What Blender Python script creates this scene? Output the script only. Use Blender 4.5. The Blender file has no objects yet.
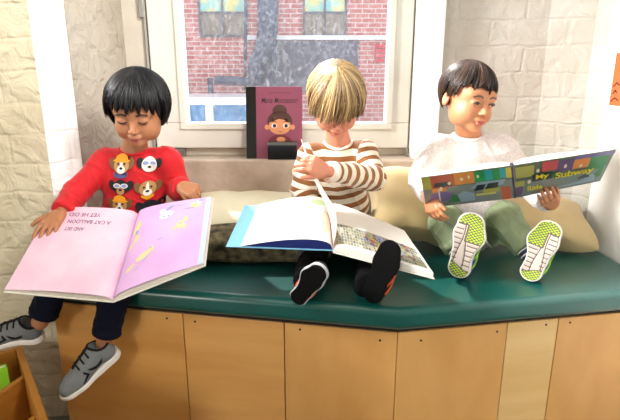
import bpy, math, random
import numpy as np
from mathutils import Vector, Matrix

random.seed(7)
SC = bpy.context.scene
COL = SC.collection
FPX = 500.0
CAMH = 1.08
PITCH = math.radians(15.0)
CT, ST = math.cos(PITCH), math.sin(PITCH)


def at(px, py, y):
    """world point seen at (px, py) of the 620x420 frame at depth y"""
    k = (210.0 - py) / FPX
    dz = (k * CT - ST) * y / (CT + k * ST)
    c = y * CT - dz * ST
    return np.array([(px - 310.0) / FPX * c, y, CAMH + dz])


def A(*v):
    return np.array(v, dtype=float)


def unit(v):
    v = np.asarray(v, float)
    return v / (np.linalg.norm(v) + 1e-12)


def lerp(a, b, t):
    return a + (b - a) * t


# ------------------------------------------------------------- scene objects
def link(o, parent=None):
    COL.objects.link(o)
    if parent is not None:
        o.parent = parent
    return o


def thing(name, label, cat, loc=(0, 0, 0), group=None):
    o = bpy.data.objects.new(name, None)
    o.location = loc
    o.empty_display_size = 0.05
    link(o)
    o['label'] = label
    o['category'] = cat
    if group:
        o['group'] = group
    return o


def tag(o, label, cat, group=None, kind=None):
    o['label'] = label
    o['category'] = cat
    if group:
        o['group'] = group
    if kind:
        o['kind'] = kind
    return o


def mesh_obj(name, V, Fc, mat, parent=None, smooth=True, attr=None, uv=None, label=None):
    """V world coordinates; parent is an Empty/mesh with only a location"""
    V = np.asarray(V, dtype=np.float32)
    off = np.zeros(3)
    p = parent
    while p is not None:
        off = off + np.array(p.location)
        p = p.parent
    o_loc = None
    V = V - off.astype(np.float32)
    if parent is None:
        o_loc = np.array([(V[:, 0].min() + V[:, 0].max()) / 2, (V[:, 1].min() + V[:, 1].max()) / 2, V[:, 2].min()])
        V = V - o_loc.astype(np.float32)
    me = bpy.data.meshes.new(name)
    if isinstance(Fc, np.ndarray):
        n = Fc.shape[1]
        me.vertices.add(len(V))
        me.vertices.foreach_set('co', V.ravel())
        me.loops.add(Fc.size)
        me.loops.foreach_set('vertex_index', Fc.ravel().astype(np.int32))
        me.polygons.add(len(Fc))
        me.polygons.foreach_set('loop_start', (np.arange(len(Fc)) * n).astype(np.int32))
        me.polygons.foreach_set('loop_total', np.full(len(Fc), n, dtype=np.int32))
    else:
        me.from_pydata([tuple(v) for v in V.tolist()], [], [tuple(f) for f in Fc])
    me.update(calc_edges=True)
    if smooth:
        me.polygons.foreach_set('use_smooth', np.ones(len(me.polygons), dtype=bool))
    if attr is not None:
        for k, arr in attr.items():
            at_ = me.attributes.new(k, 'FLOAT', 'POINT')
            at_.data.foreach_set('value', np.asarray(arr, dtype=np.float32))
    if uv is not None:
        l = me.uv_layers.new(name='UVMap')
        idx = np.zeros(len(me.loops), dtype=np.int32)
        me.loops.foreach_get('vertex_index', idx)
        l.data.foreach_set('uv', np.asarray(uv, dtype=np.float32)[idx].ravel())
    me.materials.append(mat)
    o = bpy.data.objects.new(name, me)
    if o_loc is not None:
        o.location = o_loc
    link(o, parent)
    if label:
        o['label'] = label
    return o


class MB:
    """collects boxes, tubes... for one mesh"""
    def __init__(s):
        s.v = []
        s.f = []

    def add(s, V, Fc):
        b = len(s.v)
        s.v += [tuple(map(float, v)) for v in V]
        s.f += [tuple(int(i) + b for i in f) for f in Fc]
        return s

    def box(s, lo, hi, R=None, c=None):
        lo = np.array(lo, float)
        hi = np.array(hi, float)
        V = np.array([[(lo, hi)[i][0], (lo, hi)[j][1], (lo, hi)[k][2]] for k in (0, 1) for j in (0, 1) for i in (0, 1)])
        if R is not None:
            V = V @ np.array(R).T
        if c is not None:
            V = V + np.array(c)
        return s.add(V, [(0, 2, 3, 1), (4, 5, 7, 6), (0, 1, 5, 4), (2, 6, 7, 3), (0, 4, 6, 2), (1, 3, 7, 5)])

    def prism(s, poly, z0, z1):
        n = len(poly)
        V = [(p[0], p[1], z0) for p in poly] + [(p[0], p[1], z1) for p in poly]
        Fc = [tuple(reversed(range(n))), tuple(range(n, 2 * n))]
        for i in range(n):
            j = (i + 1) % n
            Fc.append((i, j, n + j, n + i))
        return s.add(V, Fc)

    def hexa(s, q0, q1):
        """box between two quads"""
        V = list(q0) + list(q1)
        return s.add(V, [(3, 2, 1, 0), (4, 5, 6, 7), (0, 1, 5, 4), (1, 2, 6, 5), (2, 3, 7, 6), (3, 0, 4, 7)])

    def tube(s, pts, rad, n=8, caps=True):
        pts = [np.array(p, float) for p in pts]
        m = len(pts)
        if not hasattr(rad, '__len__'):
            rad = [rad] * m
        V = []
        ref = A(0.31, 0.22, 0.92)
        for i, p in enumerate(pts):
            t = unit(pts[min(i + 1, m - 1)] - pts[max(i - 1, 0)])
            a = ref - t * np.dot(ref, t)
            if np.linalg.norm(a) < 1e-3:
                a = A(1, 0, 0) - t * t[0]
            a = unit(a)
            b = np.cross(t, a)
            ref = a
            for k in range(n):
                w = 2 * math.pi * k / n
                V.append(p + rad[i] * (a * math.cos(w) + b * math.sin(w)))
        Fc = []
        for i in range(m - 1):
            for k in range(n):
                k2 = (k + 1) % n
                Fc.append((i * n + k, i * n + k2, (i + 1) * n + k2, (i + 1) * n + k))
        if caps:
            Fc.append(tuple(reversed(range(n))))
            Fc.append(tuple((m - 1) * n + k for k in range(n)))
        return s.add(V, Fc)

    def ball(s, c, r, nu=14, nv=8, R=None):
        V = []
        for j in range(nv + 1):
            th = math.pi * j / nv
            for i in range(nu):
                ph = 2 * math.pi * i / nu
                V.append([math.sin(th) * math.cos(ph), math.sin(th) * math.sin(ph), math.cos(th)])
        V = np.array(V) * np.array(r)
        if R is not None:
            V = V @ np.array(R).T
        V = V + np.array(c)
        Fc = [(j * nu + i, (j + 1) * nu + i, (j + 1) * nu + (i + 1) % nu, j * nu + (i + 1) % nu) for j in range(nv) for i in range(nu)]
        return s.add(V, Fc)

    def build(s, name, mat, parent=None, smooth=False, bevel=0.0, label=None, seg=2):
        o = mesh_obj(name, s.v, s.f, mat, parent, smooth, label=label)
        if bevel:
            m = o.modifiers.new('bevel', 'BEVEL')
            m.width = bevel
            m.segments = seg
            m.limit_method = 'ANGLE'
        return o


# ------------------------------------------------------------- materials
MATS = {}


def srgb(h):
    if isinstance(h, str):
        h = h.lstrip('#')
        c = [int(h[i:i + 2], 16) / 255 for i in (0, 2, 4)]
    else:
        c = list(h)
    return [x / 12.92 if x <= 0.04045 else ((x + 0.055) / 1.055) ** 2.4 for x in c] + [1.0]


def mat(name, color, rough=0.6, var=0.0, vscale=30.0, color2=None, bump=0.0, bscale=60.0, metal=0.0,
        sheen=0.0, sss=0.0, coat=0.0, spec=0.5, stretch=None, sub_c=None, emis=0.0, detail=4.0):
    if name in MATS:
        return MATS[name]
    m = bpy.data.materials.new(name)
    m.use_nodes = True
    nt = m.node_tree
    b = nt.nodes['Principled BSDF']
    col = srgb(color)
    b.inputs['Base Color'].default_value = col
    b.inputs['Roughness'].default_value = rough
    b.inputs['Metallic'].default_value = metal
    b.inputs['Specular IOR Level'].default_value = spec
    if sheen:
        b.inputs['Sheen Weight'].default_value = sheen
    if sss:
        b.inputs['Subsurface Weight'].default_value = sss
        b.inputs['Subsurface Radius'].default_value = (0.6, 0.2, 0.1)
        b.inputs['Subsurface Scale'].default_value = 0.01
    if coat:
        b.inputs['Coat Weight'].default_value = coat
        b.inputs['Coat Roughness'].default_value = 0.2
    tc = nt.nodes.new('ShaderNodeTexCoord')
    src = tc.outputs['Object']
    if stretch:
        mp = nt.nodes.new('ShaderNodeMapping')
        mp.inputs['Scale'].default_value = stretch
        nt.links.new(src, mp.inputs['Vector'])
        src = mp.outputs['Vector']
    if var or color2:
        n = nt.nodes.new('ShaderNodeTexNoise')
        n.inputs['Scale'].default_value = vscale
        n.inputs['Detail'].default_value = detail
        nt.links.new(src, n.inputs['Vector'])
        r = nt.nodes.new('ShaderNodeValToRGB')
        r.color_ramp.elements[0].position = 0.35
        r.color_ramp.elements[1].position = 0.65
        c2 = srgb(color2) if color2 else [x * (1 - var) for x in col[:3]] + [1]
        r.color_ramp.elements[0].color = c2
        r.color_ramp.elements[1].color = col
        nt.links.new(n.outputs['Fac'], r.inputs['Fac'])
        nt.links.new(r.outputs['Color'], b.inputs['Base Color'])
    if bump:
        n2 = nt.nodes.new('ShaderNodeTexNoise')
        n2.inputs['Scale'].default_value = bscale
        n2.inputs['Detail'].default_value = 6
        nt.links.new(src, n2.inputs['Vector'])
        bp = nt.nodes.new('ShaderNodeBump')
        bp.inputs['Strength'].default_value = 1.0
        bp.inputs['Distance'].default_value = bump
        nt.links.new(n2.outputs['Fac'], bp.inputs['Height'])
        nt.links.new(bp.outputs['Normal'], b.inputs['Normal'])
    MATS[name] = m
    return m


def painted_brick(name, color, mortar_dx=0.23, mortar_dz=0.085, depth=0.0015, rough=0.75, rot=0.0, lump=0.01):
    """white painted brick: brick courses and plaster lumps as bump only"""
    m = bpy.data.materials.new(name)
    m.use_nodes = True
    nt = m.node_tree
    b = nt.nodes['Principled BSDF']
    b.inputs['Roughness'].default_value = rough
    tc = nt.nodes.new('ShaderNodeTexCoord')
    # use u = x+y mix so that it works on every vertical face
    sx = nt.nodes.new('ShaderNodeSeparateXYZ')
    geo = nt.nodes.new('ShaderNodeNewGeometry')
    nt.links.new(geo.outputs['Position'], sx.inputs[0])
    ad = nt.nodes.new('ShaderNodeMath')
    ad.operation = 'ADD'
    nt.links.new(sx.outputs['X'], ad.inputs[0])
    nt.links.new(sx.outputs['Y'], ad.inputs[1])
    cb = nt.nodes.new('ShaderNodeCombineXYZ')
    nt.links.new(ad.outputs[0], cb.inputs['X'])
    nt.links.new(sx.outputs['Z'], cb.inputs['Y'])
    dn = nt.nodes.new('ShaderNodeTexNoise')
    dn.inputs['Scale'].default_value = 9
    nt.links.new(geo.outputs['Position'], dn.inputs['Vector'])
    mx = nt.nodes.new('ShaderNodeVectorMath')
    mx.operation = 'SCALE'
    mx.inputs['Scale'].default_value = 0.025
    nt.links.new(dn.outputs['Color'], mx.inputs[0])
    va = nt.nodes.new('ShaderNodeVectorMath')
    va.operation = 'ADD'
    nt.links.new(cb.outputs[0], va.inputs[0])
    nt.links.new(mx.outputs[0], va.inputs[1])
    br = nt.nodes.new('ShaderNodeTexBrick')
    br.inputs['Scale'].default_value = 1.0
    br.inputs['Brick Width'].default_value = mortar_dx
    br.inputs['Row Height'].default_value = mortar_dz
    br.inputs['Mortar Size'].default_value = 0.007
    br.inputs['Mortar Smooth'].default_value = 0.9
    br.inputs['Color1'].default_value = (1, 1, 1, 1)
    br.inputs['Color2'].default_value = (.92, .92, .92, 1)
    br.inputs['Mortar'].default_value = (0, 0, 0, 1)
    nt.links.new(va.outputs[0], br.inputs['Vector'])
    n1 = nt.nodes.new('ShaderNodeTexNoise')
    n1.inputs['Scale'].default_value = 19
    n1.inputs['Detail'].default_value = 8
    n1.inputs['Distortion'].default_value = 0.8
    nt.links.new(geo.outputs['Position'], n1.inputs['Vector'])
    b1 = nt.nodes.new('ShaderNodeBump')
    b1.inputs['Distance'].default_value = depth
    nt.links.new(br.outputs['Color'], b1.inputs['Height'])
    b2 = nt.nodes.new('ShaderNodeBump')
    b2.inputs['Distance'].default_value = lump
    nt.links.new(n1.outputs['Fac'], b2.inputs['Height'])
    nt.links.new(b1.outputs['Normal'], b2.inputs['Normal'])
    nt.links.new(b2.outputs['Normal'], b.inputs['Normal'])
    r = nt.nodes.new('ShaderNodeValToRGB')
    c = srgb(color)
    r.color_ramp.elements[0].color = [c[0] * .86, c[1] * .84, c[2] * .8, 1]
    r.color_ramp.elements[1].color = c
    r.color_ramp.elements[0].position = .3
    r.color_ramp.elements[1].position = .6
    n3 = nt.nodes.new('ShaderNodeTexNoise')
    n3.inputs['Scale'].default_value = 5
    n3.inputs['Detail'].default_value = 7
    nt.links.new(geo.outputs['Position'], n3.inputs['Vector'])
    nt.links.new(n3.outputs['Fac'], r.inputs['Fac'])
    nt.links.new(r.outputs['Color'], b.inputs['Base Color'])
    MATS[name] = m
    return m


def stripe_mat(name, c1, c2, attr='stripe', period=0.024, duty=0.5, rough=0.8, sheen=0.2):
    m = bpy.data.materials.new(name)
    m.use_nodes = True
    nt = m.node_tree
    b = nt.nodes['Principled BSDF']
    b.inputs['Roughness'].default_value = rough
    b.inputs['Sheen Weight'].default_value = sheen
    a = nt.nodes.new('ShaderNodeAttribute')
    a.attribute_name = attr
    d = nt.nodes.new('ShaderNodeMath')
    d.operation = 'DIVIDE'
    d.inputs[1].default_value = period
    nt.links.new(a.outputs['Fac'], d.inputs[0])
    f = nt.nodes.new('ShaderNodeMath')
    f.operation = 'FRACT'
    nt.links.new(d.outputs[0], f.inputs[0])
    g = nt.nodes.new('ShaderNodeMath')
    g.operation = 'GREATER_THAN'
    g.inputs[1].default_value = duty
    nt.links.new(f.outputs[0], g.inputs[0])
    mx = nt.nodes.new('ShaderNodeMix')
    mx.data_type = 'RGBA'
    mx.inputs['A'].default_value = srgb(c1)
    mx.inputs['B'].default_value = srgb(c2)
    nt.links.new(g.outputs[0], mx.inputs['Factor'])
    nt.links.new(mx.outputs['Result'], b.inputs['Base Color'])
    return m


def hair_mat(name, c_dark, c_light, rough=0.35, spec=0.5):
    m = bpy.data.materials.new(name)
    m.use_nodes = True
    nt = m.node_tree
    b = nt.nodes['Principled BSDF']
    b.inputs['Roughness'].default_value = rough
    b.inputs['Specular IOR Level'].default_value = spec
    a = nt.nodes.new('ShaderNodeAttribute')
    a.attribute_name = 'tone'
    r = nt.nodes.new('ShaderNodeValToRGB')
    r.color_ramp.elements[0].color = srgb(c_dark)
    r.color_ramp.elements[1].color = srgb(c_light)
    nt.links.new(a.outputs['Fac'], r.inputs['Fac'])
    nt.links.new(r.outputs['Color'], b.inputs['Base Color'])
    return m


# ------------------------------------------------------------- distance fields
def rcone(p, a, b, ra, rb, flat0=False, flat1=False):
    """capsule of changing radius; flat ends if wanted"""
    a = np.asarray(a, float)
    b = np.asarray(b, float)
    d = b - a
    L2 = float(d @ d) + 1e-12
    x, y, z = p[0] - a[0], p[1] - a[1], p[2] - a[2]
    t0 = (x * d[0] + y * d[1] + z * d[2]) / L2
    t = np.clip(t0, 0, 1)
    dist = np.sqrt((x - t * d[0]) ** 2 + (y - t * d[1]) ** 2 + (z - t * d[2]) ** 2) - (ra + (rb - ra) * t)
    L = math.sqrt(L2)
    if flat1:
        dist = np.maximum(dist, (t0 - 1) * L)
    if flat0:
        dist = np.maximum(dist, -t0 * L)
    return dist


def ellip(p, c, r, R=None):
    x, y, z = p[0] - c[0], p[1] - c[1], p[2] - c[2]
    if R is not None:
        x, y, z = (R[0][0] * x + R[1][0] * y + R[2][0] * z, R[0][1] * x + R[1][1] * y + R[2][1] * z,
                   R[0][2] * x + R[1][2] * y + R[2][2] * z)
    k0 = np.sqrt((x / r[0]) ** 2 + (y / r[1]) ** 2 + (z / r[2]) ** 2)
    k1 = np.sqrt((x / r[0] ** 2) ** 2 + (y / r[1] ** 2) ** 2 + (z / r[2] ** 2) ** 2) + 1e-9
    return k0 * (k0 - 1) / k1


def rbox(p, c, h, rad, R=None):
    x, y, z = p[0] - c[0], p[1] - c[1], p[2] - c[2]
    if R is not None:
        x, y, z = (R[0][0] * x + R[1][0] * y + R[2][0] * z, R[0][1] * x + R[1][1] * y + R[2][1] * z,
                   R[0][2] * x + R[1][2] * y + R[2][2] * z)
    qx, qy, qz = np.abs(x) - h[0] + rad, np.abs(y) - h[1] + rad, np.abs(z) - h[2] + rad
    o = np.sqrt(np.maximum(qx, 0) ** 2 + np.maximum(qy, 0) ** 2 + np.maximum(qz, 0) ** 2)
    return o + np.minimum(np.maximum(qx, np.maximum(qy, qz)), 0) - rad


def sminf(a, b, k):
    if k <= 0:
        return np.minimum(a, b)
    h = np.maximum(k - np.abs(a - b), 0) / k
    return np.minimum(a, b) - h * h * k * 0.25


class Field:
    M = 0.03

    def __init__(s, lo, hi, h):
        s.lo = np.array(lo, float)
        s.h = h
        s.n = np.ceil((np.array(hi) - s.lo) / h).astype(int) + 1
        s.a = np.full(tuple(s.n), s.M, dtype=np.float32)

    def _sub(s, lo, hi):
        i0 = np.clip(np.floor((np.array(lo) - s.lo) / s.h).astype(int), 0, s.n)
        i1 = np.clip(np.ceil((np.array(hi) - s.lo) / s.h).astype(int) + 1, 0, s.n)
        if (i1 <= i0).any():
            return None, None
        ax = [(s.lo[k] + s.h * np.arange(i0[k], i1[k])).astype(np.float32) for k in range(3)]
        P = (ax[0][:, None, None], ax[1][None, :, None], ax[2][None, None, :])
        return tuple(slice(i0[k], i1[k]) for k in range(3)), P

    def add(s, fn, lo, hi, k=0.0):
        sl, P = s._sub(lo, hi)
        if sl is None:
            return
        d = fn(P).astype(np.float32)
        s.a[sl] = sminf(s.a[sl], d, k)

    def cut(s, fn, lo, hi, k=0.0):
        sl, P = s._sub(lo, hi)
        if sl is None:
            return
        d = -fn(P).astype(np.float32)
        s.a[sl] = -sminf(-s.a[sl], -d, k)

    def cone(s, a, b, ra, rb=None, k=0.0, cut=False, **kw):
        rb = ra if rb is None else rb
        m = max(ra, rb) + 0.032
        lo = np.minimum(a, b) - m
        hi = np.maximum(a, b) + m
        (s.cut if cut else s.add)(lambda P: rcone(P, a, b, ra, rb, **kw), lo, hi, k)

    def ell(s, c, r, R=None, k=0.0, cut=False):
        m = max(r) + 0.032
        (s.cut if cut else s.add)(lambda P: ellip(P, c, r, R), np.array(c) - m, np.array(c) + m, k)

    def box(s, c, h, rad, R=None, k=0.0, cut=False):
        m = float(np.linalg.norm(h)) + 0.032
        (s.cut if cut else s.add)(lambda P: rbox(P, c, h, rad, R), np.array(c) - m, np.array(c) + m, k)

    def chain(s, pts, rads, k=0.0, k0=None):
        for i in range(len(pts) - 1):
            s.cone(np.array(pts[i]), np.array(pts[i + 1]), rads[i], rads[i + 1], k if (i or k0 is None) else k0)

    def sample(s, P):
        P = (np.asarray(P) - s.lo) / s.h
        P = np.clip(P, 0, s.n - 1.001)
        i = np.floor(P).astype(int)
        f = P - i
        r = 0
        for dx in (0, 1):
            for dy in (0, 1):
                for dz in (0, 1):
                    w = (f[:, 0] if dx else 1 - f[:, 0]) * (f[:, 1] if dy else 1 - f[:, 1]) * (f[:, 2] if dz else 1 - f[:, 2])
                    r = r + w * s.a[i[:, 0] + dx, i[:, 1] + dy, i[:, 2] + dz]
        return r

    def project(s, O, D, far=0.25, step=0.0015):
        """march rays O + t D to the surface"""
        O = np.atleast_2d(np.array(O, float))
        D = unit(D)
        t = np.zeros(len(O))
        done = np.zeros(len(O), bool)
        for _ in range(int(far / step)):
            v = s.sample(O + t[:, None] * D)
            done |= v <= 0
            if done.all():
                break
            t[~done] += np.clip(v[~done] * 0.7, step * 0.25, 0.01)
            if t[~done].min() > far:
                break
        if done.any() and not done.all():
            t[~done] = t[done].max()
        return O + t[:, None] * D

    def mesh(s):
        """surface nets"""
        a = s.a
        ins = a < 0
        c = np.zeros(tuple(s.n - 1), dtype=np.uint8)
        for dx in (0, 1):
            for dy in (0, 1):
                for dz in (0, 1):
                    c += ins[dx:s.n[0] - 1 + dx, dy:s.n[1] - 1 + dy, dz:s.n[2] - 1 + dz]
        act = (c > 0) & (c < 8)
        del c
        I = np.argwhere(act)
        idx = np.full(act.shape, -1, dtype=np.int32)
        idx[act] = np.arange(len(I), dtype=np.int32)
        off = np.array([[dx, dy, dz] for dx in (0, 1) for dy in (0, 1) for dz in (0, 1)])
        val = np.stack([a[I[:, 0] + o[0], I[:, 1] + o[1], I[:, 2] + o[2]] for o in off], 1).astype(float)
        S = np.zeros((len(I), 3))
        N = np.zeros(len(I))
        for i in range(8):
            for j in range(i + 1, 8):
                if np.abs(off[i] - off[j]).sum() != 1:
                    continue
                cr = (val[:, i] < 0) != (val[:, j] < 0)
                t = np.where(cr, val[:, i] / np.where(cr, val[:, i] - val[:, j], 1), 0)
                S += cr[:, None] * (off[i] + t[:, None] * (off[j] - off[i]))
                N += cr
        V = s.lo + s.h * (I + S / N[:, None])
        quads = []
        for ax in range(3):
            sl0 = [slice(None)] * 3
            sl1 = [slice(None)] * 3
            sl0[ax] = slice(0, -1)
            sl1[ax] = slice(1, None)
            d = ins[tuple(sl0)].astype(np.int8) - ins[tuple(sl1)].astype(np.int8)
            E = np.argwhere(d != 0)
            sg = d[E[:, 0], E[:, 1], E[:, 2]]
            b, cc = (ax + 1) % 3, (ax + 2) % 3
            ok = (E[:, b] > 0) & (E[:, cc] > 0) & (E[:, b] < s.n[b] - 1) & (E[:, cc] < s.n[cc] - 1)
            E = E[ok]
            sg = sg[ok]
            q = []
            for (u, w) in ((0, 0), (-1, 0), (-1, -1), (0, -1)):
                Q = E.copy()
                Q[:, b] += u
                Q[:, cc] += w
                q.append(idx[Q[:, 0], Q[:, 1], Q[:, 2]])
            q = np.stack(q, 1)
            q[sg < 0] = q[sg < 0][:, ::-1]
            quads.append(q)
        Q = np.concatenate(quads)
        Q = Q[(Q >= 0).all(1)]
        return V, Q


def vnormals(V, Q):
    n = np.cross(V[Q[:, 2]] - V[Q[:, 0]], V[Q[:, 3]] - V[Q[:, 1]])
    N = np.zeros_like(V)
    for k in range(4):
        for a in range(3):
            N[:, a] += np.bincount(Q[:, k], weights=n[:, a], minlength=len(V))
    return N / (np.linalg.norm(N, axis=1)[:, None] + 1e-12)


def waves(V, seed, freqs=(40, 80, 150), amps=(1, .5, .25), stretch=(1, 1, 1)):
    r = np.random.RandomState(seed)
    out = 0
    P = V * np.array(stretch)
    for f, a in zip(freqs, amps):
        for _ in range(4):
            d = r.randn(3)
            d /= np.linalg.norm(d)
            d2 = r.randn(3)
            ph = r.rand() * 6.28
            out = out + a * 0.5 * np.sin(P @ d * f + ph + 0.8 * np.sin(P @ d2 * f * 0.35))
    return out


def folds(V, seed, f=55, stretch=(1, 1, 1)):
    """narrow creases: ridged, in drifting directions"""
    r = np.random.RandomState(seed + 100)
    P = V * np.array(stretch)
    out = 0
    for i in range(4):
        d = r.randn(3)
        d /= np.linalg.norm(d)
        d2 = r.randn(3)
        a = np.sin(P @ d * f * (.7 + .5 * r.rand()) + 1.6 * np.sin(P @ d2 * 14 + r.rand() * 6) + r.rand() * 6)
        m = .5 + .5 * np.sin(P @ r.randn(3) * 22 + r.rand() * 6)
        out = out + (1 - np.abs(a)) ** 3 * m
    return out - .5


def relax(V, Q, it=1):
    for _ in range(it):
        S = np.zeros_like(V)
        C = np.zeros(len(V))
        for k in range(4):
            for j in (1, 3):
                nb = Q[:, (k + j) % 4]
                C += np.bincount(Q[:, k], minlength=len(V))
                for a in range(3):
                    S[:, a] += np.bincount(Q[:, k], weights=V[nb, a], minlength=len(V))
        V = 0.5 * V + 0.5 * S / np.maximum(C, 1)[:, None]
    return V


def frame(yaw=0, pitch=0, roll=0):
    """local X right (seen from the front), Y back, Z up; face looks along -Y"""
    return np.array(Matrix.Rotation(math.radians(yaw), 3, 'Z') @ Matrix.Rotation(math.radians(pitch), 3, 'X')
                    @ Matrix.Rotation(math.radians(roll), 3, 'Y'))


# ------------------------------------------------------------- printed shapes on surfaces
def ngon(cx, cy, rx, ry=None, n=20, rot=0.0):
    ry = rx if ry is None else ry
    c, s_ = math.cos(rot), math.sin(rot)
    return [(cx + rx * math.cos(2 * math.pi * i / n) * c - ry * math.sin(2 * math.pi * i / n) * s_,
             cy + rx * math.cos(2 * math.pi * i / n) * s_ + ry * math.sin(2 * math.pi * i / n) * c) for i in range(n)]


def fan(poly, rings=3):
    """disc mesh of a star-shaped outline"""
    poly = np.array(poly, float)
    n = len(poly)
    c = poly.mean(0)
    V = [c]
    for r in range(1, rings + 1):
        for p in poly:
            V.append(c + (p - c) * r / rings)
    Fc = [(0, 1 + i, 1 + (i + 1) % n) for i in range(n)]
    for r in range(rings - 1):
        for i in range(n):
            a, b = 1 + r * n + i, 1 + r * n + (i + 1) % n
            Fc.append((a, a + n, b + n, b))
    return np.array(V), Fc


def gridquad(u0, v0, u1, v1, nu=4, nv=4):
    V = [(lerp(u0, u1, i / nu), lerp(v0, v1, j / nv)) for j in range(nv + 1) for i in range(nu + 1)]
    Fc = [(j * (nu + 1) + i, j * (nu + 1) + i + 1, (j + 1) * (nu + 1) + i + 1, (j + 1) * (nu + 1) + i) for j in range(nv) for i in range(nu)]
    return np.array(V), Fc


def text_flat(body, shear=0.0, bold=0.0):
    cu = bpy.data.curves.new('text', 'FONT')
    cu.body = body
    cu.size = 1
    cu.shear = shear
    cu.offset = bold
    cu.resolution_u = 4
    cu.fill_mode = 'FRONT'
    o = bpy.data.objects.new('text', cu)
    COL.objects.link(o)
    bpy.context.view_layer.update()
    dg = bpy.context.evaluated_depsgraph_get()
    me = bpy.data.meshes.new_from_object(o.evaluated_get(dg))
    V = np.array([v.co[:] for v in me.vertices])[:, :2]
    Fc = [tuple(p.vertices) for p in me.polygons]
    bpy.data.objects.remove(o)
    bpy.data.meshes.remove(me)
    V = V - V.min(0)
    return V, Fc, V.max(0)


def text_uv(body, u0, v0, u1, v1, shear=0.0, flip=False, bold=0.0):
    V, Fc, mx = text_flat(body, shear, bold)
    V = V / mx
    if flip:
        V = 1 - V
    return np.array([(lerp(u0, u1, p[0]), lerp(v0, v1, p[1])) for p in V]), Fc


class Print:
    """shapes in (u,v) pressed onto a surface S(UV)->(points, normals)"""
    def __init__(s, S, parent):
        s.S = S
        s.parent = parent
        s.k = 0

    def put(s, name, m, items, lift=0.0004, label=None):
        o = None
        mb = MB()
        for (V, Fc) in items:
            P, N = s.S(np.asarray(V, float))
            mb.add(P + N * lift, Fc)
            if 'text' not in name and True:
                o = mb.build(name, m, s.parent, smooth=True, label=label)
                mb = MB()
        if mb.v:
            o = mb.build(name, m, s.parent, smooth=True, label=label)
        return o
# ============================================================= the setting
def struct(o):
    o['kind'] = 'structure'
    return o


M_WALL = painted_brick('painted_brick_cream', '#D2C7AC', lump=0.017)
M_WALLR = painted_brick('painted_brick_white', '#C2BFB6', lump=0.009)
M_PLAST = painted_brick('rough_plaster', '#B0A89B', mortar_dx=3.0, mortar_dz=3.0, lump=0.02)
M_SIDE = mat('smooth_white_wall', '#FBFAF7', rough=0.7, bump=0.004, bscale=12)
M_ROOM = mat('room_paint', '#E8E2D6', rough=0.9)
M_FRAME = mat('window_paint', '#E9E8DF', rough=0.45, var=0.05, vscale=8)
M_CASE = mat('casing_paint', '#DDD6C8', rough=0.6, var=0.1, vscale=10, bump=0.001, bscale=30)
M_LEDGE = mat('ledge_paint', '#CDBEAE', rough=0.75, var=0.14, vscale=14, color2='#B9A899', bump=0.003, bscale=40)
M_FLOOR = mat('floor_grey', '#77746E', rough=0.6, var=0.2, vscale=6)
M_METAL = mat('hardware_metal', '#8F8E88', rough=0.4, metal=0.7)
M_DARK = mat('dark_gap', '#17130F', rough=0.8)

Y_W = 1.80          # front of the window frame
Y_L = 1.72          # front of the ledge
ZL = float(at(300, 160, Y_L)[2])     # ledge top
def xw(px, py=60, y=Y_W):
    return float(at(px, py, y)[0])


XC0, XS0, XG0, XG1, XS1, XB = xw(125), xw(150), xw(183), xw(388), xw(412), xw(438)
ZG0 = float(at(300, 123, Y_W)[2])
ZS0 = float(at(300, 148, Y_W)[2])
ZT = 2.15
CEIL = 2.75
XR = 0.965

mb = MB().prism([(-2.3, -2.4), (2.3, -2.4), (2.3, 2.1), (-2.3, 2.1)], -0.05, 0.0)
struct(mb.build('floor', M_FLOOR))
mb = MB().prism([(-2.3, -2.4), (2.3, -2.4), (2.3, 2.1), (-2.3, 2.1)], CEIL, CEIL + 0.05)
struct(mb.build('ceiling', M_ROOM))
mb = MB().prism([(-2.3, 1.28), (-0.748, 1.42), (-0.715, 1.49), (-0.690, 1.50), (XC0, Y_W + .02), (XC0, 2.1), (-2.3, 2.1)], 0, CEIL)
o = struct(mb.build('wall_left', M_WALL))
mb = MB().prism([(-2.3, -2.4), (-2.25, -2.4), (-2.25, 1.4), (-2.3, 1.4)], 0, CEIL)
struct(mb.build('wall_far_left', M_ROOM))
mb = MB().prism([(-2.3, -2.45), (2.3, -2.45), (2.3, -2.4), (-2.3, -2.4)], 0, CEIL)
struct(mb.build('wall_rear', M_ROOM))
# below and above the window
mb = MB().box((XC0 - .02, Y_L, 0), (XB + .03, 2.05, ZL))
o = struct(mb.build('wall_back', M_LEDGE, bevel=0.006))
mb = MB().box((XC0 - .02, Y_W, ZT), (XB + .03, 2.1, CEIL))
struct(mb.build('wall_above', M_ROOM))
# splayed plaster reveal, right brick and side wall
xe = xw(540, 100, 1.79)
mb = MB().prism([(XB, 2.05), (XB, 1.79), (xe, 1.79), (0.935, 1.74), (XR, 1.68), (XR + .2, 1.68), (XR + .2, 2.05)], 0, CEIL)
struct(mb.build('wall_right', M_WALLR))
mb = MB().prism([(XR, 1.70), (XR, -2.4), (XR + .1, -2.4), (XR + .1, 1.70)], 0, CEIL)
struct(mb.build('wall_side', M_SIDE))
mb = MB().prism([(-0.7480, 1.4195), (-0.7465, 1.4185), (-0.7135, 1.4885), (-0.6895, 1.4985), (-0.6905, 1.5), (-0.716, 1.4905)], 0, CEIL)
struct(mb.build('wall_arris', painted_brick('sunlit_edge_white', '#FFFFFF', lump=.006)))  # pure white puts the sunlit strip into the colour of the pier edge
# plaster skin of the left reveal
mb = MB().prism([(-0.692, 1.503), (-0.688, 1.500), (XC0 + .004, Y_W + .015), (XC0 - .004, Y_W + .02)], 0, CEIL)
struct(mb.build('wall_reveal', M_PLAST))

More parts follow.
